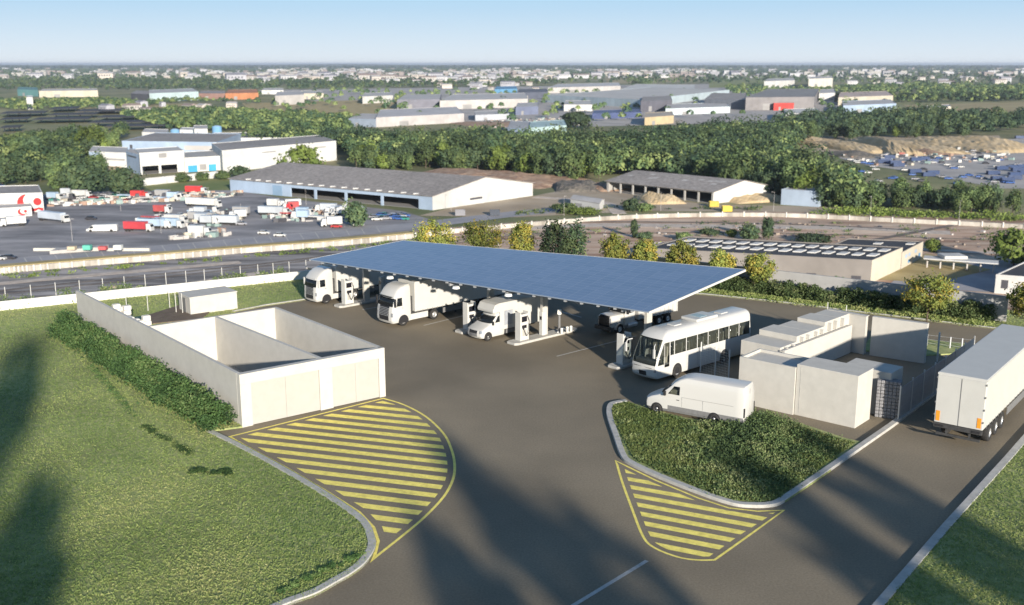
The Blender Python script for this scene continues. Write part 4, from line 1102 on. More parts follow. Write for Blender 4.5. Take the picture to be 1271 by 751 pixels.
# buildings: A,B front base corners (left,right) and C the base corner behind B, all in photo coordinates
BM = {}
def bm(c, rough=.8):
    k = tuple(c)
    if k not in BM: BM[k] = mat('cladding %d' % (len(BM)+1), c, rough, var=.25 if k == ROOF else .09, scale=.6 if k == ROOF else .15, big=.12, bigscale=.04)
    return BM[k]
WHITE=(.50,.495,.475); CREAM=(.45,.41,.33); GREY=(.27,.265,.26); DARK=(.07,.07,.08); LBLUE=(.30,.38,.49); BLUE=(.10,.24,.42); RUST=(.40,.17,.08); PALE=(.42,.40,.38); ROOF=(.27,.245,.225); RED=(.45,.05,.04); TEAL=(.10,.22,.22); LTEAL=(.34,.45,.45); BLACKR=(.035,.035,.04); CONC=(.34,.33,.31)
def building(name, label, cat, A, B, C, ytop, wallc, roofc, roof='flat', ridge=2.0, opens=(), wins=(), over=.25, side=None, group=None):
    a, b, c = F(*A), F(*B), F(*C); d = a+c-b; h = HT(a, ytop)
    t = thing(name, label, cat, a, 0, group); u = (b-a); v = (c-b); L = u.length; D = v.length; un = u/L; vn = v/D
    rel = lambda s, w_: un*s+vn*w_
    def pr_(mb, s0, s1, w0, w1, z0, z1):
        q = [rel(s0,w0), rel(s1,w0), rel(s1,w1), rel(s0,w1)]; mb.prism([(p.x,p.y) for p in q], z0, z1)
    wm = bm(wallc); rm = bm(roofc)
    if not opens:
        mb = MB(); pr_(mb, 0, L, 0, D, -.05, h-.4 if roof == 'flat' else h); mb.build('wall', wm, t)
    else:                                      # front wall with real openings
        mb = MB(); tk = .5
        pr_(mb, 0, L, D-tk, D, -.05, h); pr_(mb, 0, tk, tk, D-tk-.01, -.05, h); pr_(mb, L-tk, L, tk, D-tk-.01, -.05, h)
        s = 0.
        for (o0, o1, oz) in opens:
            pr_(mb, s*L, o0*L, 0, tk, -.05, h); pr_(mb, o0*L, o1*L, 0, tk, oz*h, h); s = o1
        pr_(mb, s*L, L, 0, tk, -.05, h); mb.build('wall', wm, t)
        mb = MB(); pr_(mb, tk+.01, L-tk-.01, tk+.01, D-tk-.01, -.02, .1); mb.build('floor', bm(GREY), t)
    if side:
        mb = MB(); q = [rel(L+.05,-.05), rel(L+.06,D+.05)]; mb.quad((q[0].x,q[0].y,0),(q[1].x,q[1].y,0),(q[1].x,q[1].y,h),(q[0].x,q[0].y,h)); mb.build('end_wall', bm(side), t).modifiers.new('t','SOLIDIFY').thickness = .04
    if roof == 'flat':
        mb = MB(); pr_(mb, .3, L-.3, .3, D-.3, h-.4, h-.15); mb.build('roof', rm, t)
        mb = MB(); pr_(mb, -.05, L+.05, -.05, .3, h-.4, h+.1); pr_(mb, -.05, L+.05, D-.3, D+.05, h-.4, h+.1); pr_(mb, -.05, .3, .301, D-.301, h-.4, h+.1); pr_(mb, L-.3, L+.05, .301, D-.301, h-.4, h+.1)
        mb.build('parapet', wm, t)
    else:                                      # gable with the ridge along the front direction
        o = over; e = [rel(-o,-o), rel(L+o,-o), rel(L+o,D+o), rel(-o,D+o)]; m0 = rel(-o,D/2); m1 = rel(L+o,D/2)
        vs = [(e[0].x,e[0].y,h-.02),(e[1].x,e[1].y,h-.02),(e[2].x,e[2].y,h-.02),(e[3].x,e[3].y,h-.02),(m0.x,m0.y,h+ridge),(m1.x,m1.y,h+ridge)]
        mb = MB(); mb.add(vs, [(0,1,5,4),(2,3,4,5)]); ro = mb.build('roof', rm, t); s_ = ro.modifiers.new('t','SOLIDIFY'); s_.thickness = .22; s_.offset = 1
        g0 = [rel(0,0), rel(0,D), rel(0,D/2)]; g1 = [rel(L,0), rel(L,D), rel(L,D/2)]
        mb = MB(); mb.quad((g0[0].x,g0[0].y,h),(g0[2].x,g0[2].y,h+ridge-.05),(g0[1].x,g0[1].y,h)); mb.build('gable', wm, t).modifiers.new('t','SOLIDIFY').thickness = .05
        mb = MB(); mb.quad((g1[0].x,g1[0].y,h),(g1[1].x,g1[1].y,h),(g1[2].x,g1[2].y,h+ridge-.05))
        mb.build('gable', bm(side) if side else wm, t).modifiers.new('t','SOLIDIFY').thickness = .05
    for (face, s0, s1, z0, z1, col, nm) in wins:   # windows and doors set 6 cm proud of the wall
        mb = MB()
        if face == 'f': pr_(mb, s0*L, s1*L, -.06, .02, z0*h, z1*h)
        elif face == 'r': pr_(mb, L-.02, L+.07, s0*D, s1*D, z0*h, z1*h)
        else: pr_(mb, s0*L, s1*L, col[1], col[2], h+z0, h+z1); col = col[0]
        mb.build(nm, bm(col, .3 if nm == 'window' else .8), t)
    return t, rel, h, L, D
W_ = DARK
# warehouse with open bays
t, rel, h, L, D = building('warehouse', 'long warehouse with grey gabled roof, pale blue front and dark open bays', 'warehouse', (286,237),(537,261),(661,243), 222, LBLUE, ROOF, 'gable', 5.5,
    opens=[(.33,.45,.72),(.46,.60,.72),(.61,.77,.72),(.78,.94,.72)], wins=[('f',.235,.285,0,.8,(.20,.30,.42),'door'),('r',.35,.47,.35,.5,DARK,'window')], side=WHITE, over=.8)
mb = MB()
for k in range(16):
    p = rel(L*(.1+.055*k), .6); mb.box(p.x-1.2,p.x+1.2,p.y-.5,p.y+.6,h+.2,h+.75)
mb.build('roof_light', bm(WHITE), t)['kind'] = 'stuff'
t, rel, h, L, D = building('open_shed', 'open sided storage shed with patched grey roof and dark bays', 'shed', (753,238),(885,253),(957,245), 225, CONC, ROOF, 'gable', 4.,
    opens=[(.02+.122*k, .13+.122*k, .9) for k in range(8)], side=WHITE, over=.8)
mb = MB(); r_ = random.Random(4)
for k in range(26):
    s, w_ = r_.uniform(.03,.95), r_.uniform(.04,.42); p = rel(s*L, w_*D); z = h+.30+4.*w_*2
    q = [rel(s*L-1.4,w_*D-.9), rel(s*L+1.4,w_*D-.9), rel(s*L+1.4,w_*D+.9), rel(s*L-1.4,w_*D+.9)]
    dz = .9*8/D; mb.quad(*[(a_.x,a_.y,z-dz if i < 2 else z+dz) for i, a_ in enumerate(q)])
mb.build('roof_light', bm(PALE), t)['kind'] = 'stuff'
building('storage_building', 'plain blue grey box building right of the open shed', 'building', (969,254),(1016,257),(1034,251.5), 235, (.28,.34,.42), PALE, wins=[('r',.2,.7,0,.7,(.45,.47,.5),'door')])
building('site_hut', 'small white hut with sloped roof behind scrubby bushes', 'hut', (708,256),(744,262),(750,257), 247, WHITE, PALE, 'gable', .8, wins=[('f',.15,.4,.1,.6,GREY,'window')])
# factory complex
FW = (.54,.54,.52)
building('factory_block', 'white factory block with dark loading openings, nearest the perimeter wall', 'factory', (175,217),(230,213),(222,207), 190, FW, PALE, opens=[(.04,.4,.38),(.46,.82,.38)], wins=[('f',.42,.6,.72,.93,GREY,'window')])
building('factory_block', 'narrow pale blue factory bay at the left corner of the white complex', 'factory', (158,212),(174,217),(180,212), 188, LBLUE, PALE, wins=[('f',.1,.8,.78,.86,DARK,'window')])
building('factory_block', 'low white factory wing at the far left of the complex', 'factory', (112,206),(158,208),(160,200), 188, FW, PALE, wins=[('f',.3,.95,.45,.58,GREY,'window'),('f',.0,.3,.0,.98,LBLUE,'wall_panel')])
building('factory_block', 'white factory section with two bright blue doors', 'factory', (230,214),(277,211),(274,203), 196, FW, CONC, wins=[('f',.08,.32,.0,.45,(.05,.30,.52),'door'),('f',.62,.82,.0,.45,(.05,.30,.52),'door'),('f',.38,.56,.1,.5,GREY,'window')])
building('factory_block', 'long white factory hall with dark roof behind the light green tree', 'factory', (277,214),(418,199),(396,190), 187, FW, ROOF, wins=[('f',.32,.44,.72,.78,GREY,'window'),('f',.55,.66,.72,.78,GREY,'window'),('f',.78,.9,.72,.78,GREY,'window')])
building('factory_block', 'rear blue factory hall with grey flat roof', 'factory', (153,197),(270,199),(300,186), 175, LBLUE, ROOF, wins=[('f',.66,.96,.55,.8,PALE,'window'),('f',.08,.11,.5,.8,DARK,'window')])
building('factory_block', 'white factory penthouse with pale blue stripe on the rear hall', 'factory', (177,175),(208,176),(210,171), 164, FW, PALE, wins=[('f',.4,.95,.2,.6,LBLUE,'wall_panel')])
building('factory_block', 'white square silo building between the blue tanks', 'silo', (224,175),(240,175.5),(242,172), 161, (.6,.62,.62), PALE, wins=[('f',.1,.3,.2,.8,PALE,'wall_panel')])
building('factory_block', 'wide pale factory roof hall at the rear right of the white complex', 'factory', (250,186),(395,184),(400,176), 172, FW, ROOF, wins=[('f',.1,.3,.4,.7,LBLUE,'wall_panel')])
for x, b_, tp, wd, s_ in [(218,176,161,10,'left blue round tank beside the white silo building'),(270,173,157,11,'right blue round tank behind the factory roof')]:
    p = F(x, b_); t = thing('storage_tank', s_, 'tank', p); hh = HT(p, tp); rd = wd/2/FPX*p.length
    MB().tube((0,0,0),(0,0,hh),rd,n=20).build('shell', bm((.16,.33,.52)), t); MB().tube((0,0,hh+.003),(0,0,hh+.8),rd*.98,rd*.4,n=20).build('top', bm((.3,.45,.6)), t)
building('perimeter_wall', 'white perimeter wall in front of the factory', 'wall', (178,231),(271,221),(270.7,220), 223, FW, PALE, wins=[('f',.3,.305,0,.9,GREY,'joint')])
# depot with the red crescent emblem
t, rel, h, L, D = building('depot_building', 'white lorry depot with a red crescent and dot on its front', 'depot', (-60,266),(55,263),(50,252), 242, FW, ROOF, wins=[('f',.3,.72,0,.45,DARK,'door')])
def emblem(t, rel, s, z, sc_, y=-.12):
    o = rel(s, y); u = rel(1,0); mb = MB()
    n = 22; q = lambda p: (o.x+u.x*p[0]*sc_, o.y+u.y*p[0]*sc_, z+p[1]*sc_)
    ou = [(1.25*math.cos(R(112+200*k/n)), math.sin(R(112+200*k/n))) for k in range(n+1)]; ii = [(.38+1.0*math.cos(R(128+172*k/n)), .22+.86*math.sin(R(128+172*k/n))) for k in range(n+1)]
    for k in range(n): mb.quad(q(ou[k]), q(ou[k+1]), q(ii[k+1]), q(ii[k]))
    mb.quad(q(ou[n]), q((1.35,-.95)), q((1.35,-.6)), q(ii[n]))
    mb.quad(*[q((.82+.42*math.cos(R(a)), .1+.42*math.sin(R(a)))) for a in range(0, 360, 20)])
    e = mb.build('emblem', bm((.55,.03,.03)), t); e.modifiers.new('t','SOLIDIFY').thickness = .03
emblem(t, rel, L-h*.68, h*.50, h*.48)
t, rel, h, L, D = building('depot_annex', 'low white annex with a small red crescent in front of the depot', 'depot', (-60,274),(40,268),(38,262), 262, FW, PALE, wins=[('f',.1,.4,.1,.8,GREY,'window')])
emblem(t, rel, L-h*.9, h*.5, h*.36)
# building with roof lights behind the grey wall
SK = (.20,.185,.17)  # hall front walls: shade painted in as a darker wall colour
t, rel, h, L, D = building('hall_building', 'flat dark roofed hall with two rows of white roof lights behind the grey wall', 'building', (800,335),(1080,352),(1118,334), 308, SK, (.045,.045,.05),
   wins=[('f',.66,.70,.05,.3,DARK,'window'),('f',.73,.77,.05,.3,DARK,'window'),('f',.92,.96,.05,.3,DARK,'window')], side=CREAM)
for row in range(2):
    for k in range(15):
        s = L*(.04+.064*k); w_ = D*(.30+.36*row); q = [rel(s,w_), rel(s+L*.036,w_), rel(s+L*.036,w_+D*.16), rel(s,w_+D*.16)]
        MB().prism([(p.x,p.y) for p in q], h-.149, h+.15).build('roof_light', bm(WHITE), t)
t2, rel, h2, L2_, D2 = building('hall_building', 'rear wing of the dark roofed hall with cream end wall and blue windows', 'building', (1020,330),(1118,334.5),(1144,320), 309, SK, (.045,.045,.05), side=CREAM,
   wins=[('r',.15,.25,.55,.75,LBLUE,'window'),('r',.3,.4,.55,.75,LBLUE,'window'),('r',.6,.7,.55,.75,LBLUE,'window'),('r',.3,.4,.15,.35,BLUE,'window'),('r',.8,.9,.15,.4,BLUE,'window')])
for s_, w_ in [(.2,.3),(.45,.62),(.6,.3),(.85,.7)]:
    q = [rel(L2_*s_,D2*w_), rel(L2_*(s_+.1),D2*w_), rel(L2_*(s_+.1),D2*(w_+.12)), rel(L2_*s_,D2*(w_+.12))]
    MB().prism([(p.x,p.y) for p in q], h2-.149, h2+.15).build('roof_light', bm(WHITE), t2)
building('small_building', 'white single storey building with dark window, cut by the right edge of view', 'building', (1234,364),(1330,372),(1400,330), 341, WHITE, (.05,.05,.055), wins=[('f',.08,.17,.3,.75,DARK,'window'),('f',.5,.6,.3,.75,DARK,'window'),('f',.30,.36,.0,.75,PALE,'door')])
t = thing('walkway_roof', 'thin flat white walkway roof on posts between hall and right building', 'walkway', F(1145,334))
o0 = F(1145,334); e0 = F(1238,341)-o0; e1_ = F(1238,337)-F(1238,341)
MB().prism([(0,0),(e0.x,e0.y),(e0.x+e1_.x,e0.y+e1_.y),(e1_.x,e1_.y)], 3.0, 3.3).build('roof', bm(WHITE), t)
for k in range(6):
    p = e0*(.05+.18*k)+e1_*.5; MB().box(p.x-.2,p.x+.2,p.y-.2,p.y+.2,0,3.0).build('post', bm(PALE), t)
p = e0*.42+e1_*.5; MB().box(p.x-3.5,p.x+3.5,p.y-1,p.y+5,3.31,4.3).build('roof_box', bm(WHITE), t, bevel=.3)
t = thing('sign_board', 'small white board with dark screen seen behind the autumn trees', 'sign', F(822,322)); MB().box(-1.4,1.4,-.1,.1,1,5.4).build('board', bm(WHITE), t); MB().box(-.9,.9,-.14,-.101,1.8,4.8).build('panel', bm(DARK), t); MB().box(-.1,.1,-.08,.08,0,1).build('post', bm(GREY), t)
# the industrial estates farther out
far = [((22,119),(48,120),(47,116),111,TEAL,TEAL,'teal roofed hall at the far left'),((34,136),(42,136),(42,133),121,WHITE,WHITE,'slim white water tower building below the teal hall'),
 ((49,121),(122,120),(121,117),113,CREAM,PALE,'long cream hall right of the teal hall'),((163,126),(185,127),(190,122),116,DARK,ROOF,'black gabled shed end left of the pale blue shed'),
 ((186,127),(247,124),(240,119),116,(.45,.55,.56),PALE,'pale blue white wide shed in the left distance'),((247,123),(280,123),(280,119),116,(.2,.12,.1),ROOF,'dark brown hall in the left distance'),
 ((280,124),(321,123),(320,118),116,RUST,RUST,'orange brown hall in the left distance'),((325,117),(352,117),(352,114),112,WHITE,PALE,'small white hall above the grey block'),
 ((342,131),(378,129),(376,123),119,PALE,PALE,'pale grey block left of the dry field'),((372,123),(402,123),(401,119),116,CREAM,PALE,'cream low hall by the dry field'),
 ((450,129),(488,127),(486,122),120,WHITE,PALE,'white low hall right of the dry field'),((493,136),(546,135),(548,127),124,(.16,.16,.19),PALE,'dark slate hall with pale roof behind the dry field'),
 ((546,136),(655,133),(652,124),125,PALE,(.45,.43,.41),'long pale roofed warehouse in the middle distance'),((433,157),(467,158),(480,151),147,(.2,.24,.3),PALE,'blue grey hall end just behind the tree belt'),
 ((467,158),(576,152),(566,142),146,(.42,.40,.39),(.45,.43,.42),'wide pale roofed hall just behind the tree belt'),((614,118),(642,117),(641,113),111,(.10,.25,.40),(.10,.25,.40),'bright blue low hall in the distance'),
 ((642,123),(680,122),(678,117),115,(.08,.09,.12),(.1,.1,.12),'dark blue hall left of the largest roof'),((679,127),(795,134),(905,119),118,(.38,.45,.48),(.46,.44,.41),'largest pale roofed logistics hall in the middle'),
 ((680,116),(770,113),(768,108),109,PALE,(.45,.44,.43),'pale long hall behind the largest roof'),((770,118),(862,120),(862,111),111,WHITE,(.5,.49,.46),'white long hall behind the largest roof, right side'),
 ((795,139),(834,137),(832,130),126,(.10,.10,.12),ROOF,'dark grey hall at the front corner of the largest roof'),((826,143),(906,140),(900,134),135,(.46,.52,.54),PALE,'light blue low hall below the largest roof'),
 ((874,135),(925,136),(926,126),123,(.09,.10,.12),ROOF,'black hall front right of the largest roof'),((925,137),(1010,136),(1016,122),121,(.19,.18,.18),(.22,.21,.2),'brown grey hall with a red section at right'),
 ((1016,126),(1036,125),(1035,119),116,WHITE,PALE,'white end of the brown grey hall'),((960,137),(985,137),(985,136),128,RED,RED,'red section of the brown grey hall'),
 ((800,156),(836,153),(834,147),146,(.45,.36,.22),(.38,.33,.27),'tan gabled house behind the tree belt'),((735,148),(796,146),(794,142),141,(.06,.08,.17),(.09,.12,.22),'long dark blue hall behind the tree belt'),
 ((630,171),(657,172),(658,162),159,(.18,.23,.32),(.35,.35,.35),'blue grey hall half hidden by the tree belt'),((657,172),(703,168),(700,160),159,LTEAL,LTEAL,'pale teal roofed hall half hidden by the tree belt'),
 ((640,143),(668,142),(668,136),133,(.13,.15,.22),PALE,'dark blue shed left of the round tree'),((700,138),(735,138),(733,132),130,WHITE,PALE,'white low shed below the largest roof, left'),
 ((975,151),(1018,149),(1012,143),141,WHITE,(.5,.49,.46),'white low sheds behind the dark trees at right'),((1040,131),(1108,128),(1100,121),121,CREAM,(.45,.35,.3),'cream hall with brownish roof at right'),
 ((1046,141),(1112,138),(1104,132),131,LBLUE,PALE,'pale blue hall in front of the cream hall'),((948,110),(986,108),(985,104),101,WHITE,PALE,'white apartment block right of the middle'),
 ((1003,111),(1033,109),(1032,105),98,(.6,.57,.5),PALE,'cream apartment block beside the white one'),((1150,139),(1180,137),(1178,134),134,(.55,.5,.42),PALE,'small cream hall by the stubble field'),
 ((590,150),(632,148),(628,143),143,(.4,.42,.45),PALE,'low grey hall by the scrap yard'),((240,168),(258,168),(258,163),160,FW,PALE,'small white block behind the blue tanks')]
for a_, b_, c_q, yt, wc, rc, s_ in far:
    building('industrial_hall', s_, 'hall', a_, b_, c_q, yt, wc, rc, wins=[('f',.25,.35,.0,.5,GREY,'door')])
# dark solar carports at the left
for i, (x0, x1, y) in enumerate([(60,95,140),(95,150,143),(0,55,146),(60,118,148),(120,200,151),(40,110,154),(110,190,158),(0,34,154),(130,205,163),(0,24,165)]):
    a, b, c = F(x0,y), F(x1,y-1), F(x1+6,y-4); t = thing('solar_carport', ['topmost','second','left','middle','long right','lower left','lower right','far left','nearest right','nearest left'][i]+' dark solar carport roof in the rows at the left', 'carport', a)
    u = b-a; v = c-b; mb = MB().prism([(0,0),(u.x,u.y),(u.x+v.x,u.y+v.y),(v.x,v.y)], 4, 4.6); mb.build('roof', bm(BLACKR), t)
    for k in range(4):
        p = u*(.1+.26*k)+v*.5; MB().box(p.x-.4,p.x+.4,p.y-.4,p.y+.4,0,4).build('post', bm(PALE), t)
# heaps
def heap(name, label, pts, h, m, seed, cat='heap'):
    r = np.random.default_rng(seed); P = [F(*q) for q in pts]; c = sum(P, Vector())/len(P)
    ax = (P[1]-P[0]).length/2; ay = (P[2]-P[1]).length/2; n = 26; vs = []; fs = []
    a0 = math.atan2((P[1]-P[0]).y, (P[1]-P[0]).x)
    k1, k2, k3 = r.uniform(0, 6, 3)
    for j in range(n+1):
        for i in range(n+1):
            u, v = 2*i/n-1, 2*j/n-1; f = max(0, 1-u*u)*max(0, 1-v*v); b = .75+.2*math.sin(u*4+k1)*math.cos(v*3+k2)+.08*math.sin(u*11+k3+v*5)
            z = h*f**.55*b+(r.normal()*.025*h if 0 < i < n and 0 < j < n else 0)
            x = u*ax; y = v*ay; vs.append((x*math.cos(a0)-y*math.sin(a0), x*math.sin(a0)+y*math.cos(a0), max(-.1, z*.7)))
    for j in range(n):
        for i in range(n): q = j*(n+1)+i; fs.append((q, q+1, q+n+2, q+n+1))
    mb = MB(); mb.add(vs, fs); o = mb.build(name, m, loc=c, smooth=False); tag(o, label, cat); return o
M['chips'] = mat('bark chips', (.20,.12,.08), .95, c2=(.38,.27,.19), scale=.25, bump=.5); M['sand'] = mat('yellow sand', (.42,.31,.17), .95, c2=(.52,.41,.26), scale=.1, bump=.2); M['scrap'] = mat('dark scrap', (.07,.07,.06), .95, c2=(.2,.17,.14), scale=.3, bump=.6)
for i, (pts, h_, mm, s_) in enumerate([(((500,221),(640,226),(600,212)),6,'chips','long brown heap of bark chips behind the warehouse'),(((590,224),(700,232),(660,219)),6,'chips','brown bark heap right of the warehouse'),
   (((676,237),(735,237),(735,226)),6.5,'scrap','dark scrap heap left of the open shed'),(((720,238),(765,236),(760,228)),4,'chips','reddish heap touching the open shed'),
   (((786,253),(836,252),(832,243)),6,'sand','pale sand cone in front of the open shed'),(((890,253),(962,249),(952,242)),5,'sand','orange sand spread under the shed gable'),
   (((976,183),(1022,182),(1018,172)),9,'sand','leftmost yellow sand heap at the sand yard'),(((1020,189),(1062,188),(1058,176)),9,'sand','second yellow sand heap, next to the leftmost'),
   (((1062,190),(1106,190),(1100,174)),13,'sand','pointed yellow sand heap, third from the left'),(((1096,190),(1150,189),(1146,176)),9,'sand','broad sand heap in the middle of the yard'),
   (((1150,188),(1240,186),(1236,173)),12,'sand','largest yellow sand heap at the right'),(((1020,194),(1075,194),(1072,188)),4,'scrap','dark rubble strip below the second sand heap'),
   (((1120,192),(1160,191),(1158,184)),5,'chips','rusty heap between the sand heaps'),(((560,158),(640,156),(636,150)),4,'chips','rusty scrap heap by the low grey hall'),(((86,213),(140,212),(138,206)),2,'sand','low tan soil mound between the left trees')]):
    heap('heap', s_, pts, h_, M[mm], 200+i)

# ------------------------------------------------------------ small vehicles
def cm(c): return bm(c, .35)
def car(label, p, deg, col, group='cars parked on the lots', sc_=1.):
    t = thing('parked_car', label, 'car', p, R(deg), group, sc_)
    mb = MB().xprism([(0,.25),(4.3,.25),(4.35,.7),(4.2,.95),(3.3,1.0),(2.9,1.0),(.9,.95),(.1,.8)], -.88, .88); mb.build('body', cm(col), t, bevel=.08)
    mb = MB().xprism([(.95,.97),(3.9,.99),(3.5,1.36),(1.6,1.38)], -.8, .8); mb.build('window_band', M['darkglass'], t)
    MB().box(1.7,3.4,-.74,.74,1.37,1.43).build('roof', cm(col), t, bevel=.02)
    for x in (.8, 3.4):
        for s in (-1,1): o = link('wheel', tyre_s, t); o.location = (x, s*.8, .31)
    return t
tyre_s = MB().tube((0,-.1,0),(0,.1,0),.31,n=12).mesh('wheel', M['tyre']); tyre_b = MB().tube((0,-.16,0),(0,.16,0),.5,n=14).mesh('wheel', M['tyre'])
def lorry(label, p, deg, cab, box, L=9., h=3.6, kind='box', group='lorries in the left lorry park'):
    t = thing('lorry', label, 'truck', p, R(deg), group)
    mb = MB().xprism([(0,.4),(2.1,.4),(2.1,3.0),(.6,3.05),(.1,1.8)], -1.2, 1.2); mb.build('cab', cm(cab), t, bevel=.1)
    MB().quad((.06,-1.05,1.85),(.06,1.05,1.85),(.5,1.0,2.7),(.5,-1.0,2.7)).build('windscreen', M['darkglass'], t).modifiers.new('t','SOLIDIFY').thickness = .05
    MB().box(2.0,L,-.45,.45,.6,1.0).build('chassis', M['chassis'], t)
    if kind == 'box': MB().box(2.35,L,-1.25,1.25,1.02,h).build('cargo_box', cm(box), t, bevel=.04)
    elif kind == 'tank':
        MB().tube((2.5,0,2.0),(L,0,2.0),1.0,n=14).build('tank', cm(box), t)
    else: MB().box(2.35,L,-1.25,1.25,1.02,1.5).build('flat_bed', cm(box), t)
    for x in (1.2, L-2.2, L-1.0):
        for s in (-1,1): o = link('wheel', tyre_b, t); o.location = (x, s*1.05, .5)
    return t
def z6(p): return Vector((p.x, p.y, ZL+.11))
W3 = (.52,.52,.505)
for x, y, dg, cab, box, L, kd, s_ in [(84,277,150,W3,(.45,.5,.56),16,'box','white cab lorry with long pale blue trailer beside the depot'),(190,288,170,W3,(.42,.05,.06),11,'box','white cab lorry with red box in the middle of the lorry park'),
   (228,284,165,W3,(.35,.45,.55),12,'box','lorry with pale blue box right of the red one'),(232,279,165,W3,W3,9,'box','white lorry directly behind the pale blue one'),(288,277,170,W3,(.5,.46,.38),10,'tank','tanker lorry with white cab at the right of the group'),
   (295,275,170,W3,GREY,8,'flat','flat bed lorry with white cab, rightmost of the group'),(274,258,160,W3,(.62,.62,.58),17,'box','long white trailer truck in the far row of the lorry park'),(212,263,160,W3,DARK,8,'flat','dark flat bed lorry at the far row left'),
   (200,276,165,W3,W3,7,'flat','small white flat bed lorry behind the red box lorry'),(0,282,30,W3,W3,9,'box','white lorry at the left edge beside the annex'),(410,268,10,W3,W3,13,'box','long white trailer near the single dark tree'),
   (363,262,170,(.5,.04,.05),(.5,.04,.05),7,'flat','red cab lorry near the long white trailer'),(352,258,170,W3,W3,7,'box','white lorry behind the red cab lorry'),(184,247,170,RED,(.5,.05,.05),8,'box','red box lorry in the scrap row'),
   (256,241,170,W3,(.55,.05,.05),10,'box','bright red box lorry with white cab beside the factory lawn'),(262,293,175,W3,W3,8,'box','white twin box trailer by the parking bays'),(398,282,20,W3,(.6,.58,.54),8,'box','white box parked by the tree at the road')]:
    lorry(s_, z6(F(x, y)), dg, cab, box, L, 3.7, kd)
t = thing('parked_van', 'long white van lying alone in the lorry park', 'van', z6(F(146,284)), R(185), None)
MB().xprism([(0,.3),(11,.3),(11,2.7),(2.6,2.6),(1.7,2.2),(.9,1.3),(.1,1.1)], -1.1, 1.1).build('body', cm(W3), t, bevel=.12); t.location = z6(F(108,288)); t.rotation_euler = (0,0,R(5))
MB().xprism([(1.1,1.35),(2.6,1.35),(2.6,2.2),(1.8,2.2)], -1.115, 1.115).build('side_window', M['darkglass'], t)
for x in (1.6, 9):
    for s in (-1,1): o = link('wheel', tyre_b, t); o.location = (x, s*1.0, .5)
t = thing('loading_platform', 'long pale platform with clutter beside the parking bays', 'platform', z6(F(62,316))); u = F(128,311)-F(62,316)
MB().prism([(0,0),(u.x,u.y),(u.x,u.y+5),(0,5)], 0, 1.1).build('deck', bm(PALE), t); MB().box(-8,30,6,7,0,.9).build('kerb_wall', bm((.5,.48,.43)), t)
for k, c in enumerate([(.5,.42,.3),(.1,.4,.3),(.5,.1,.1),(.6,.6,.55)]): MB().box(5+k*5,7.5+k*5,1.5,3.5,1.103,2.2+.4*(k % 2)).build('crate', bm(c), t, bevel=.05)
cl = [(8,323,'white','car at the left road end'),(20,322,'dark','car with red roof load at the left road end'),(335,291,'white','van shaped car between the lots'),(355,294,'white','car alone on the road by the lots'),(425,283,'red','car beside the single tree'),(452,281,'white','car right of the single tree'),
      (120,273,'dark','car in the open middle of the lorry park')]
cc_ = {'white':W3,'dark':(.04,.04,.05),'red':(.4,.04,.04),'blue':(.05,.12,.35),'grey':(.3,.3,.32),'green':(.05,.28,.22)}
for x, y, c, s_ in cl: car(c+' '+s_, z6(F(x, y)), 178, cc_[c])
rr_ = random.Random(12)
def rows(n, x0, x1, y0, y1, lab, group, cols, wh, ang=175):
    protos = {}
    for k in range(n):
        x = x0+(x1-x0)*(k+rr_.uniform(-.3,.3))/n; y = y0+(y1-y0)*rr_.random(); c = rr_.choice(cols)
        p = z6(F(x, y)) if wh != 'y' else Vector((F(x,y).x, F(x,y).y, ZL+.07))
        if c not in protos: protos[c] = car(c+' '+lab, p, ang+rr_.uniform(-20,20), cc_[c], c+' '+group)
        else: dup(protos[c], p, R(ang+rr_.uniform(-20,20)))
rows(46, 66, 236, 243, 251, 'scrapped car in the crowded row below the dark trees', 'scrapped cars below the dark trees', ['white','green','grey','white','red'], 'z')
rows(18, 470, 512, 268, 274, 'car in the row right of the single tree', 'cars right of the single tree', ['white','green','blue','grey'], 'z')
rows(12, 190, 320, 266, 284, 'vehicle between the lorries', 'vehicles between the lorries', ['dark','grey','white'], 'z')
rows(10, 0, 30, 232, 236, 'car behind the depot at the far left', 'cars behind the depot', ['blue','dark','grey'], 'z')
rows(60, 1060, 1271, 186, 230, 'car scattered over the right service yard', 'cars on the right service yard', ['blue','dark','grey','white','blue'], 'y')
lr = random.Random(41)
COLS = [(W3,W3,'white'),(W3,W3,'white'),(W3,(.42,.45,.48),'grey'),(W3,(.42,.45,.48),'grey'),(W3,(.34,.44,.55),'pale blue'),(W3,(.36,.07,.07),'red'),(DARK,(.3,.3,.3),'dark')]
spots = [(lr.uniform(196,300), lr.uniform(262,286)) for _ in range(16)]+[(lr.uniform(345,440), lr.uniform(256,274)) for _ in range(11)]+[(lr.uniform(70,250), lr.uniform(243,250)) for _ in range(12)]
pl = {}
for x, y in spots:
    a_, b_, nm = lr.choice(COLS); kd = lr.choice(['box','box','flat']); L_ = lr.choice([7, 9, 13]); key = (nm, kd, L_)
    p = z6(F(x, y)); dg = lr.choice([165, 172, 350, 20, 160])
    if key in pl: dup(pl[key], p, R(dg+lr.uniform(-6, 6)))
    else: pl[key] = lorry('%s %s lorry standing in the crowded part of the lorry park' % ({7:'short',9:'mid length',13:'long'}[L_]+' '+nm, 'box' if kd == 'box' else 'flat bed'), p, dg, a_, b_, L_, 3.6, kd, '%s lorries crowded in the lorry park' % ({7:'short',9:'mid length',13:'long'}[L_]+' '+nm+' '+kd))
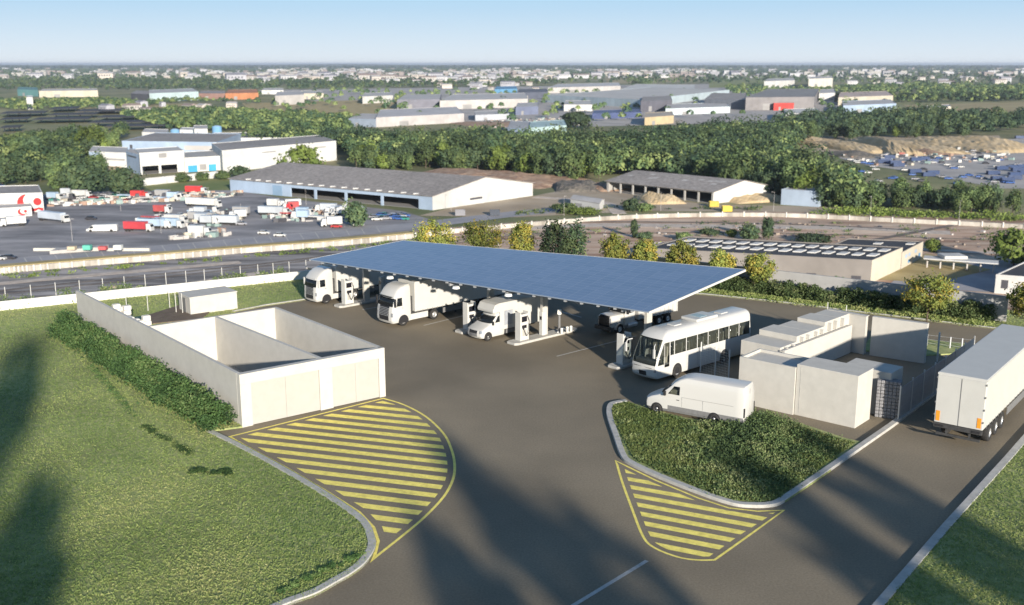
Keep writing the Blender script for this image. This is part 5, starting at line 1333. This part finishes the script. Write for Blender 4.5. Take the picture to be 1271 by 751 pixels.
# clutter between the parked vehicles
def clutter(label, poly, n, seed):
    r = np.random.default_rng(seed); P = [F(*q) for q in poly]; mb = MB()
    for q in scatter([(p.x, p.y) for p in P], n, r):
        w_, d_, h_ = r.uniform(.4, 2.2), r.uniform(.4, 1.4), r.uniform(.3, 1.9); a = r.uniform(0, 3.14); mb.mi = int(r.integers(0, 6)); c_, s_ = math.cos(a), math.sin(a)
        mb.prism([(q[0]+x*c_-y*s_, q[1]+x*s_+y*c_) for x, y in ((-w_,-d_),(w_,-d_),(w_*.9,d_),(-w_*.8,d_))], ZL+.07, [ZL+h_, ZL+h_*r.uniform(.6,1), ZL+h_*.8, ZL+h_])
    tag(mb.build('scrap_clutter', [bm(PALE), bm(WHITE), bm(CREAM), bm(DARK), bm((.22,.30,.28)), bm((.30,.2,.15))]), label, 'clutter', kind='stuff')
clutter('mixed scrap and pallets piled below the dark trees', [(60,252),(150,247),(240,241),(300,239),(300,243),(200,251),(64,257)], 260, 701)
clutter('scrap and boards among the lorries in the middle', [(196,270),(300,262),(300,280),(200,284)], 90, 702)
clutter('clutter around the trailers near the single tree', [(325,262),(430,258),(440,276),(330,276)], 110, 703)
clutter('rusty and pale clutter near the parking bays', [(212,293),(280,288),(282,293),(214,298)], 40, 704)
clutter('scrap between the halls behind the tree belt', [(590,150),(700,146),(740,156),(600,162)], 200, 705)
clutter('materials stored beside the sand heaps', [(1040,194),(1250,180),(1260,200),(1080,208)], 160, 706)
# tall thin lamp posts along the lorry park and scrub on the waste ground
lp = None
for i, (x, y) in enumerate([(90,300),(200,290),(300,279),(150,262),(260,256),(380,255),(560,262),(700,268),(820,262),(960,262),(1080,268),(1190,274)]):
    p = F(x, y)
    if lp is None:
        lp = thing('lamp_post', 'slim grey lamp post standing on the plain', 'lamp post', p, 0, 'slim lamp posts across the plain')
        MB().tube((0,0,0),(0,0,8),.07,.04,n=6).build('pole', bm(PALE), lp); MB().box(-.1,1.2,-.08,.08,7.9,8.0).build('lamp_arm', bm(PALE), lp)
    else: dup(lp, p, i)
def scrub(label, poly, n, h, sz, m, seed):
    r = np.random.default_rng(seed); P = [F(*q) for q in poly]; q = scatter([(p.x, p.y) for p in P], n, r); k = 26
    c = np.repeat(q, k, 0); hh = np.repeat(h*r.uniform(.3, 1, n), k); pts = np.column_stack([c[:, 0]+r.normal(size=n*k)*hh*.9, c[:, 1]+r.normal(size=n*k)*hh*.5, ZL+r.uniform(0, 1, n*k)*hh])
    tag(leaves('scrub', pts, sz, m, np.repeat(r.uniform(0, 1, n), k), seed=seed), label, 'scrub', kind='stuff')
scrub('low scrub and weeds along the verge of the waste ground', [(0,348),(300,322),(515,302),(515,298),(300,317),(0,342)], 70, 1.1, .3, M['treelight'], 601)
scrub('tufts of scrub over the bare dirt strip', [(560,300),(800,292),(1000,296),(1271,300),(1271,286),(950,273),(700,284),(540,298)], 80, 1.3, .3, M['tree'], 602)
scrub('green scrub below the right tree belt', [(1000,266),(1271,275),(1271,270),(1040,262)], 130, 3, .5, M['treelight'], 603)
scrub('weeds and bushes around the open shed road', [(640,268),(800,262),(960,262),(960,258),(780,257),(640,263)], 60, 1.8, .4, M['tree'], 604)
# loose debris on the waste ground
dm = MB(); dr = np.random.default_rng(71)
for q in scatter([(F(*q).x, F(*q).y) for q in [(0,372),(300,340),(520,306),(700,288),(950,274),(1271,290),(1271,310),(760,308),(300,372),(0,400)]], 230, dr):
    s_ = dr.uniform(.15, .8); dm.mi = int(dr.integers(0, 3)); a_ = dr.uniform(0, 3.1); u_ = Vector((math.cos(a_), math.sin(a_)))*s_; v_ = Vector((-u_.y, u_.x))*dr.uniform(.3, .8)
    dm.prism([(q[0]-u_.x-v_.x, q[1]-u_.y-v_.y), (q[0]+u_.x-v_.x, q[1]+u_.y-v_.y), (q[0]+u_.x+v_.x, q[1]+u_.y+v_.y), (q[0]-u_.x+v_.x, q[1]-u_.y+v_.y)], ZL, ZL+dr.uniform(.15, .7))
tag(dm.build('debris', [bm(PALE), bm(DARK), bm((.27,.22,.18))]), 'scattered rubble and boards on the waste ground', 'debris', kind='stuff')
# rutted tracks on the waste ground
M['track'] = mat('wheel rut', (.10,.08,.07), .95, c2=(.2,.17,.14), scale=.3, bump=.3); M['paletrack'] = mat('pale worn ground', (.40,.33,.27), .95, c2=(.55,.48,.41), scale=.4)
for i, (pts_, wd_, mm) in enumerate([([(0,362),(150,346),(330,328),(520,304),(700,288)],1.6,'track'),([(0,366),(150,350),(330,331),(520,307),(700,290)],1.2,'track'),([(0,354),(120,343),(300,327)],4,'paletrack'),([(640,286),(760,282),(900,284),(1060,286),(1180,292)],9,'paletrack'),
   ([(640,292),(800,290),(960,290),(1271,300)],1.5,'track'),([(700,276),(860,277),(1000,280),(1140,287)],2.5,'track'),([(1085,300),(1190,280)],3,'track'),([(1120,310),(1271,318)],4,'paletrack'),([(0,385),(160,366),(330,340)],4,'paletrack'),([(660,246),(740,252),(760,266)],6,'paletrack')]):
    mb = MB(); mb.sweep(smooth_line([F(*q) for q in pts_], 5), wd_, .02+.004*i, ZL+.12); struct(mb.build('track', M[mm]))
# skips and containers on the right yard
def container(label, p, deg, c, L=7., group='blue skips on the right service yard', h=2.4):
    t = thing('skip_container', label, 'container', p, R(deg), group)
    mb = MB().box(0,L,-1.2,1.2,.15,.3)
    mb.box(0,L,-1.2,-1.12,.3,h); mb.box(0,L,1.12,1.2,.3,h); mb.box(0,.08,-1.12,1.12,.3,h); mb.box(L-.08,L,-1.12,1.12,.3,h); mb.build('shell', cm(c), t)
    mb = MB()
    for k in range(7):
        for s in (-1,1): mb.box(.2+k*L/7,.35+k*L/7,s*1.24-.04,s*1.24+.04,.3,h)
    mb.build('rib', cm(c), t); MB().box(.3,L-.3,-.6,.6,0,.15).build('skid', M['chassis'], t); return t
c0_ = None
for x, y in [(1092,201),(1104,203),(1118,204),(1130,200),(1140,199),(1150,202),(1096,197),(1110,197),(1240,217),(1252,219),(1264,217),(1246,224),(1258,226),(1268,223),(1236,211),(1250,210),(1262,209),(1270,213),(1122,207),(1108,207),(1260,172),(1150,217),(1160,219),(1128,215)]:
    p = F(x, y); p = Vector((p.x, p.y, ZL+.07)); dg = rr_.choice([0, 8, 172, 186])
    if c0_ is None: c0_ = container('blue open skip on the right service yard', p, dg, (.03,.055,.13), 7, h=2.2)
    else: dup(c0_, p, R(dg))
for i, (x, y, c, s_) in enumerate([(1115,194,(.3,.08,.06),'rust red container below the sand heaps'),(1220,197,(.5,.5,.48),'white container at the back of the service yard'),(880,257,(.45,.35,.05),'yellow skip by the road in front of the shed'),(896,263,(.55,.42,.05),'small yellow box beside the dirt strip'),(565,268,(.2,.2,.22),'dark container by the road right of the warehouse'),(608,268,(.05,.06,.08),'black container behind the autumn trees')]):
    p = F(x, y); container(s_, Vector((p.x, p.y, ZL+.09)), 4, c, 4., None)

# ------------------------------------------------------------ trees of the plain
def plain_tree(name, label, H, rx, m, seed, ncl=22, per=60, leaf=.7):
    r = np.random.default_rng(seed)
    P, T, O = crown_pts(r, ncl, per, rx*.85, rx*.85, H*.42, H*.52, .42, .45)
    t = thing(name, label, 'tree'); leaves('crown', P, leaf, m, .5+(T-.5)*.5, t, seed=seed, out=O, jit=.35)
    mb = MB(); mb.tube((0,0,0),(0,0,H*.55),.3,.12,n=6)
    for k in range(4): a = 1.57*k+seed; mb.tube((0,0,H*.25),(rx*.5*math.cos(a),rx*.5*math.sin(a),H*.6),.14,.05,n=4)
    mb.build('trunk', M['bark'], t); return t
PT = [plain_tree('broadleaf_tree','mid green tree in the belt across the plain',14,6,M['tree'],301), plain_tree('broadleaf_tree','dark rounded tree in the belt across the plain',13,6.5,M['treedark'],302),
      plain_tree('broadleaf_tree','light green tree in the belt across the plain',13,5.5,M['treelight'],303), plain_tree('broadleaf_tree','tall mid green tree in the belt across the plain',17,5,M['tree'],304)]
GR = ['mid green trees in the belt','dark trees in the belt','light green trees in the belt','tall green trees in the belt']
used = [False]*4
def put(k, p, s, rz):
    if not used[k]: used[k] = True; o = PT[k]; o.location = p; o.scale = (s,)*3; o.rotation_euler = (0,0,rz); o['group'] = GR[k]; return o
    return dup(PT[k], p, rz, s, group=GR[k])
rt = np.random.default_rng(77)
def belt(front, n, depth=26, jit=5, kinds=(0,0,1,1,2,3), smin=.75, smax=1.25):
    P = [F(*q) for q in front]; seg = [(b-a).length for a, b in zip(P, P[1:])]; tot = sum(seg)
    for i in range(n):
        s = (i+rt.uniform(-.3,.3))/n*tot; s = min(max(s, 0), tot-1e-3); k = 0
        while s > seg[k]: s -= seg[k]; k += 1
        p = P[k].lerp(P[k+1], s/seg[k]); p = Vector((p.x+rt.normal()*2, p.y+rt.uniform(0, depth), ZL))
        put(int(rt.choice(kinds)), p, rt.uniform(smin, smax), rt.uniform(0, 6.28))
belt([(440,213),(520,212),(600,215),(680,222),(750,228)], 58, 50)
belt([(900,238),(960,248),(1040,258)], 34, 45)
belt([(1040,262),(1120,262),(1200,266),(1275,269)], 48, 40, kinds=(0,1,1,3,0), smin=.5, smax=.85)
belt([(760,218),(860,222),(940,226)], 30, 60)
belt([(985,182),(1050,190),(1100,182),(1230,176)][:1]+[(1010,176),(1120,172),(1235,170)], 26, 40)
belt([(60,236),(120,236)], 6, 16, kinds=(1,0), smin=.9, smax=1.3)
belt([(0,232),(60,226),(110,222)], 16, 30, kinds=(1,0,1), smin=.7, smax=1.1)
belt([(0,200),(60,205),(110,198)], 16, 50, kinds=(0,2,1))
single = [(443,281,251,35,'treedark','single round dark tree standing in the lorry park'),(106,243,201,46,'treedark','big dark tree left of the two in front of the factory'),(155,241,207,44,'treedark','big dark round tree right of the two in front of the factory'),
  (374,219,181,50,'treelight','bright light green tree in front of the long factory hall'),(226,226,215,19,'tree','first small tree along the white perimeter wall'),(251,224,214,17,'tree','second small tree along the white perimeter wall'),(276,223,212,18,'tree','third small tree along the white perimeter wall'),
  (298,222,205,26,'treedark','dark bush tree left of the warehouse gable'),(72,204,164,24,'treedark','tall dark cypress like tree among the left woods'),(110,192,156,45,'treelight','yellow green tree behind the left dark trees'),
  (715,159,138,40,'treedark','large dark tree among the halls'),(797,109,96,30,'treedark','dark tree clump alone on the pale field'),(787,295,271,9,'treedark','slim dark conifer on the dirt strip'),(800,296,288,22,'treedark','low dark bush beside the slim conifer'),
  (848,298,288,20,'tree','small green bush left of the dark roofed hall'),(880,291,284,24,'treedark','flat dark bush on the dirt strip'),(930,298,278,24,'treedark','round dark tree behind the dark roofed hall'),(952,299,269,16,'treedark','pointed dark tree beside the round one'),
  (1009,301,290,44,'treedark','wide dark bush behind the roof lights'),(908,294,285,12,'treelight','small light bush behind the hall'),(982,339,321,44,'tree','round green bush against the hall wall'),(1045,346,336,34,'tree','low green bush by the hall corner'),
  (1157,313,296,18,'treelight','light green sapling right of the hall'),(1258,330,284,52,'treelight','large light green tree at the right edge'),(700,264,252,32,'tree','green bushes left of the small white hut'),(722,266,258,50,'treelight','low light green scrub before the small white hut'),
  (783,262,246,24,'treedark','dark bush left of the sand cone'),(800,262,252,20,'tree','green bush below the sand cone')]
for i, (x, b_, tp, wd, mm, s_) in enumerate(single):
    p = F(x, b_); H = HT(p, tp); rx = wd/2/FPX*p.length; r = np.random.default_rng(400+i)
    P, T, O = crown_pts(r, 40, 52, rx*.9, rx*.9, H*.46, H*.5, .36, .5)
    t = thing('broadleaf_tree', s_, 'tree', p); leaves('crown', P, max(.16*min(H, rx)**.8, .35), M[mm], .5+(T-.5)*.6, t, seed=400+i, out=O, jit=.35)
    MB().tube((0,0,-.05),(0,0,H*.6),max(.12,H*.02),.06,n=6).build('trunk', M['bark'], t)
# far-off woods that read as one mass
def woods(name, label, poly, n, h, leaf, m, seed, per=34):
    r = np.random.default_rng(seed); P = [F(*q) for q in poly]; q = scatter([(p.x, p.y) for p in P], n, r)
    lf = .5+.5*np.sin(q[:, 0]/37+1.7*np.sin(q[:, 1]/51))*np.cos(q[:, 1]/29+np.sin(q[:, 0]/63)); hh = h*r.uniform(.5, 1.1, n)*(.7+.5*lf); k = per
    c = np.repeat(np.column_stack([q, np.full(n, ZL)]), k, 0); H_ = np.repeat(hh, k)
    d = r.normal(size=(n*k, 3)); d /= np.linalg.norm(d, axis=1)[:, None]; d[:, 2] = np.abs(d[:, 2])*1.0-.25
    rad = .42*H_*r.uniform(.8, 1.1, n*k)
    pts = c+np.column_stack([d[:, 0]*rad, d[:, 1]*rad, H_*.52+d[:, 2]*rad*1.05])
    d[:, 2] += .15
    o = leaves(name, pts, leaf, m, np.repeat(r.uniform(0, 1, n)**1.3, k), seed=seed, out=d/np.linalg.norm(d, axis=1)[:, None], jit=.35)
    tag(o, label, 'woodland', kind='stuff'); return o
woods('woodland', 'deep belt of mixed trees behind the warehouse and open shed', [(300,182),(430,190),(445,208),(560,206),(690,214),(900,228),(1040,252),(1050,262),(1060,244),(1010,222),(965,200),(1000,176),(900,174),(780,182),(640,188),(520,182),(440,178),(330,172)], 1500, 17, 1.05, M['tree'], 501, 90)
woods('woodland', 'darker evergreens mixed into the deep belt', [(300,184),(430,194),(560,208),(690,214),(900,228),(1050,262),(1060,244),(965,202),(1000,178),(900,176),(780,184),(640,190),(440,180)], 420, 21, 1.0, M['treedark'], 512, 110)
woods('woodland', 'wooded slope left of the factory and behind it', [(-20,236),(60,222),(100,205),(110,185),(150,175),(160,168),(60,172),(-20,180)], 260, 13, 1.0, M['tree'], 502, 70)
woods('woodland', 'trees between the sand yard and the far fields', [(975,172),(1020,172),(1245,168),(1300,160),(1290,150),(1140,146),(1020,150),(960,154)], 420, 17, 1.4, M['treedark'], 503, 60)
woods('woodland', 'green wooded band left, below the far halls', [(200,162),(440,166),(450,152),(330,142),(210,140),(150,146)], 900, 11, 1.6, M['tree'], 504)
woods('woodland', 'trees scattered between the halls of the industrial estate', [(300,150),(430,147),(640,160),(760,152),(900,144),(1040,150),(1060,120),(900,116),(600,112),(420,114),(300,120)], 330, 13, 1.7, M['tree'], 511, 50)
woods('woodland', 'hedgerows around the dry fields', [(20,138),(180,134),(210,128),(320,126),(100,124),(0,126),(0,136)], 450, 9, 1.7, M['tree'], 505)
woods('woodland', 'distant woods behind the left halls', [(-20,113),(160,112),(330,112),(620,108),(700,104),(680,100),(400,101),(150,99),(-20,101)], 1900, 13, 3.0, M['treedark'], 506, 22)
woods('woodland', 'distant woods right of the largest roof', [(905,118),(1040,116),(1120,128),(1271,126),(1300,108),(1120,106),(1000,112),(900,108)], 1200, 13, 2.6, M['tree'], 507, 24)
woods('woodland', 'far woods right above the red section', [(1040,131),(1130,128),(1271,126),(1300,120),(1030,120)], 500, 12, 2.2, M['treedark'], 508, 24)
woods('woodland', 'scattered far trees among the town houses', [(-40,104),(1310,106),(1310,86.),(-40,86.)], 9000, 19, 5., M['treedark'], 509, 12)
woods('woodland', 'dark wooded horizon', [(-60,86.5),(1330,86.5),(1330,82.4),(-60,82.4)], 6000, 36, 16., M['treedark'], 510, 12)
# town of pale houses
def house_mesh(wc, rc, seed):
    r = random.Random(seed); L, D, h = r.uniform(18,34), r.uniform(12,18), r.uniform(8,15)
    mb = MB(); mb.mi = 0; mb.box(-L/2,L/2,-D/2,D/2,0,h); mb.mi = 1
    mb.add([(-L/2-.4,-D/2-.4,h),(L/2+.4,-D/2-.4,h),(L/2+.4,D/2+.4,h),(-L/2-.4,D/2+.4,h),(-L/2,0,h+3.4),(L/2,0,h+3.4)], [(0,1,5,4),(2,3,4,5),(0,4,3),(1,2,5),(0,3,2,1)])
    mb.mi = 2
    for k in range(5): mb.box(-L/2+2+k*(L-4)/5,-L/2+3.6+k*(L-4)/5,-D/2-.15,-D/2-.02,h*.55,h*.8)
    return mb.mesh('house', [bm(wc), bm(rc), bm(DARK)])
HC = [((.42,.42,.43),(.20,.16,.15),'white house with brown roof'),((.40,.38,.35),(.24,.19,.17),'cream house with reddish roof'),((.36,.36,.39),(.2,.2,.23),'grey house with slate roof'),((.44,.44,.45),(.34,.34,.35),'white block with pale roof'),((.48,.43,.38),(.36,.35,.34),'beige block with grey roof')]
hm = [house_mesh(a_, b_, 9+i) for i, (a_, b_, _) in enumerate(HC)]
hr = np.random.default_rng(91)
def houses(n, x0, x1, y0, y1, s):
    for _ in range(n):
        k = int(hr.integers(0, 5)); p = F(hr.uniform(x0, x1), hr.uniform(y0, y1)); o = link('house', hm[k]); o.location = p; o.rotation_euler = (0,0,hr.normal()*.4); sc2 = s*hr.uniform(.6,1.25); o.scale = (sc2*hr.uniform(.8,1.8), sc2, sc2*hr.uniform(.7,1.1))
        tag(o, HC[k][2]+' in the distant town', 'house', HC[k][2].replace('house','houses').replace('block','blocks')+' of the distant town')
houses(150, 290, 700, 93, 103, 1.25); houses(40, 700, 950, 91, 98, 1.3); houses(40, 1000, 1271, 92, 108, .85); houses(22, 0, 290, 93, 99, 1.5); houses(26, 540, 700, 100, 112, .8); houses(12, 120, 290, 132, 140, .6)
mb = MB()
for _ in range(1500):
    y = hr.uniform(86.2, 96) ; x = hr.uniform(-30, 1300)
    if hr.random() > .35+.65*math.exp(-((x-560)/330)**2)+.25*(x > 1000): continue
    if math.sin(x/23+2*math.sin(y*1.3))*math.sin(x/61+y) < -.02: continue
    p = F(x, y); s = hr.uniform(10, 30); d_ = hr.uniform(10, 18); h = hr.uniform(9, 24); mb.mi = int(hr.integers(0, 4)); mb.box(p.x-s,p.x+s,p.y-d_,p.y+d_,ZL,ZL+h)
o = mb.build('distant_town', [bm((.40,.40,.42)), bm((.34,.33,.31)), bm((.27,.27,.29)), bm((.22,.19,.18))]); tag(o, 'pale roofs and blocks of the far town below the horizon', 'town', kind='stuff')

# ------------------------------------------------------------ haze over the whole plain
hz = bpy.data.materials.new('haze'); hz.use_nodes = True; n_ = hz.node_tree; n_.nodes.remove(n_.nodes['Principled BSDF'])
pv = n_.nodes.new('ShaderNodeVolumePrincipled'); pv.inputs['Color'].default_value = (.80,.88,1,1); pv.inputs['Density'].default_value = HAZE
pv.inputs['Anisotropy'].default_value = .2
n_.links.new(pv.outputs[0], n_.nodes['Material Output'].inputs['Volume'])
if HAZE > 0:
    mb = MB().box(-62000,62000,-62000,62000,ZL-1.2,40); tag(mb.build('haze', hz), 'thin blue haze over the plain', 'haze', kind='stuff')
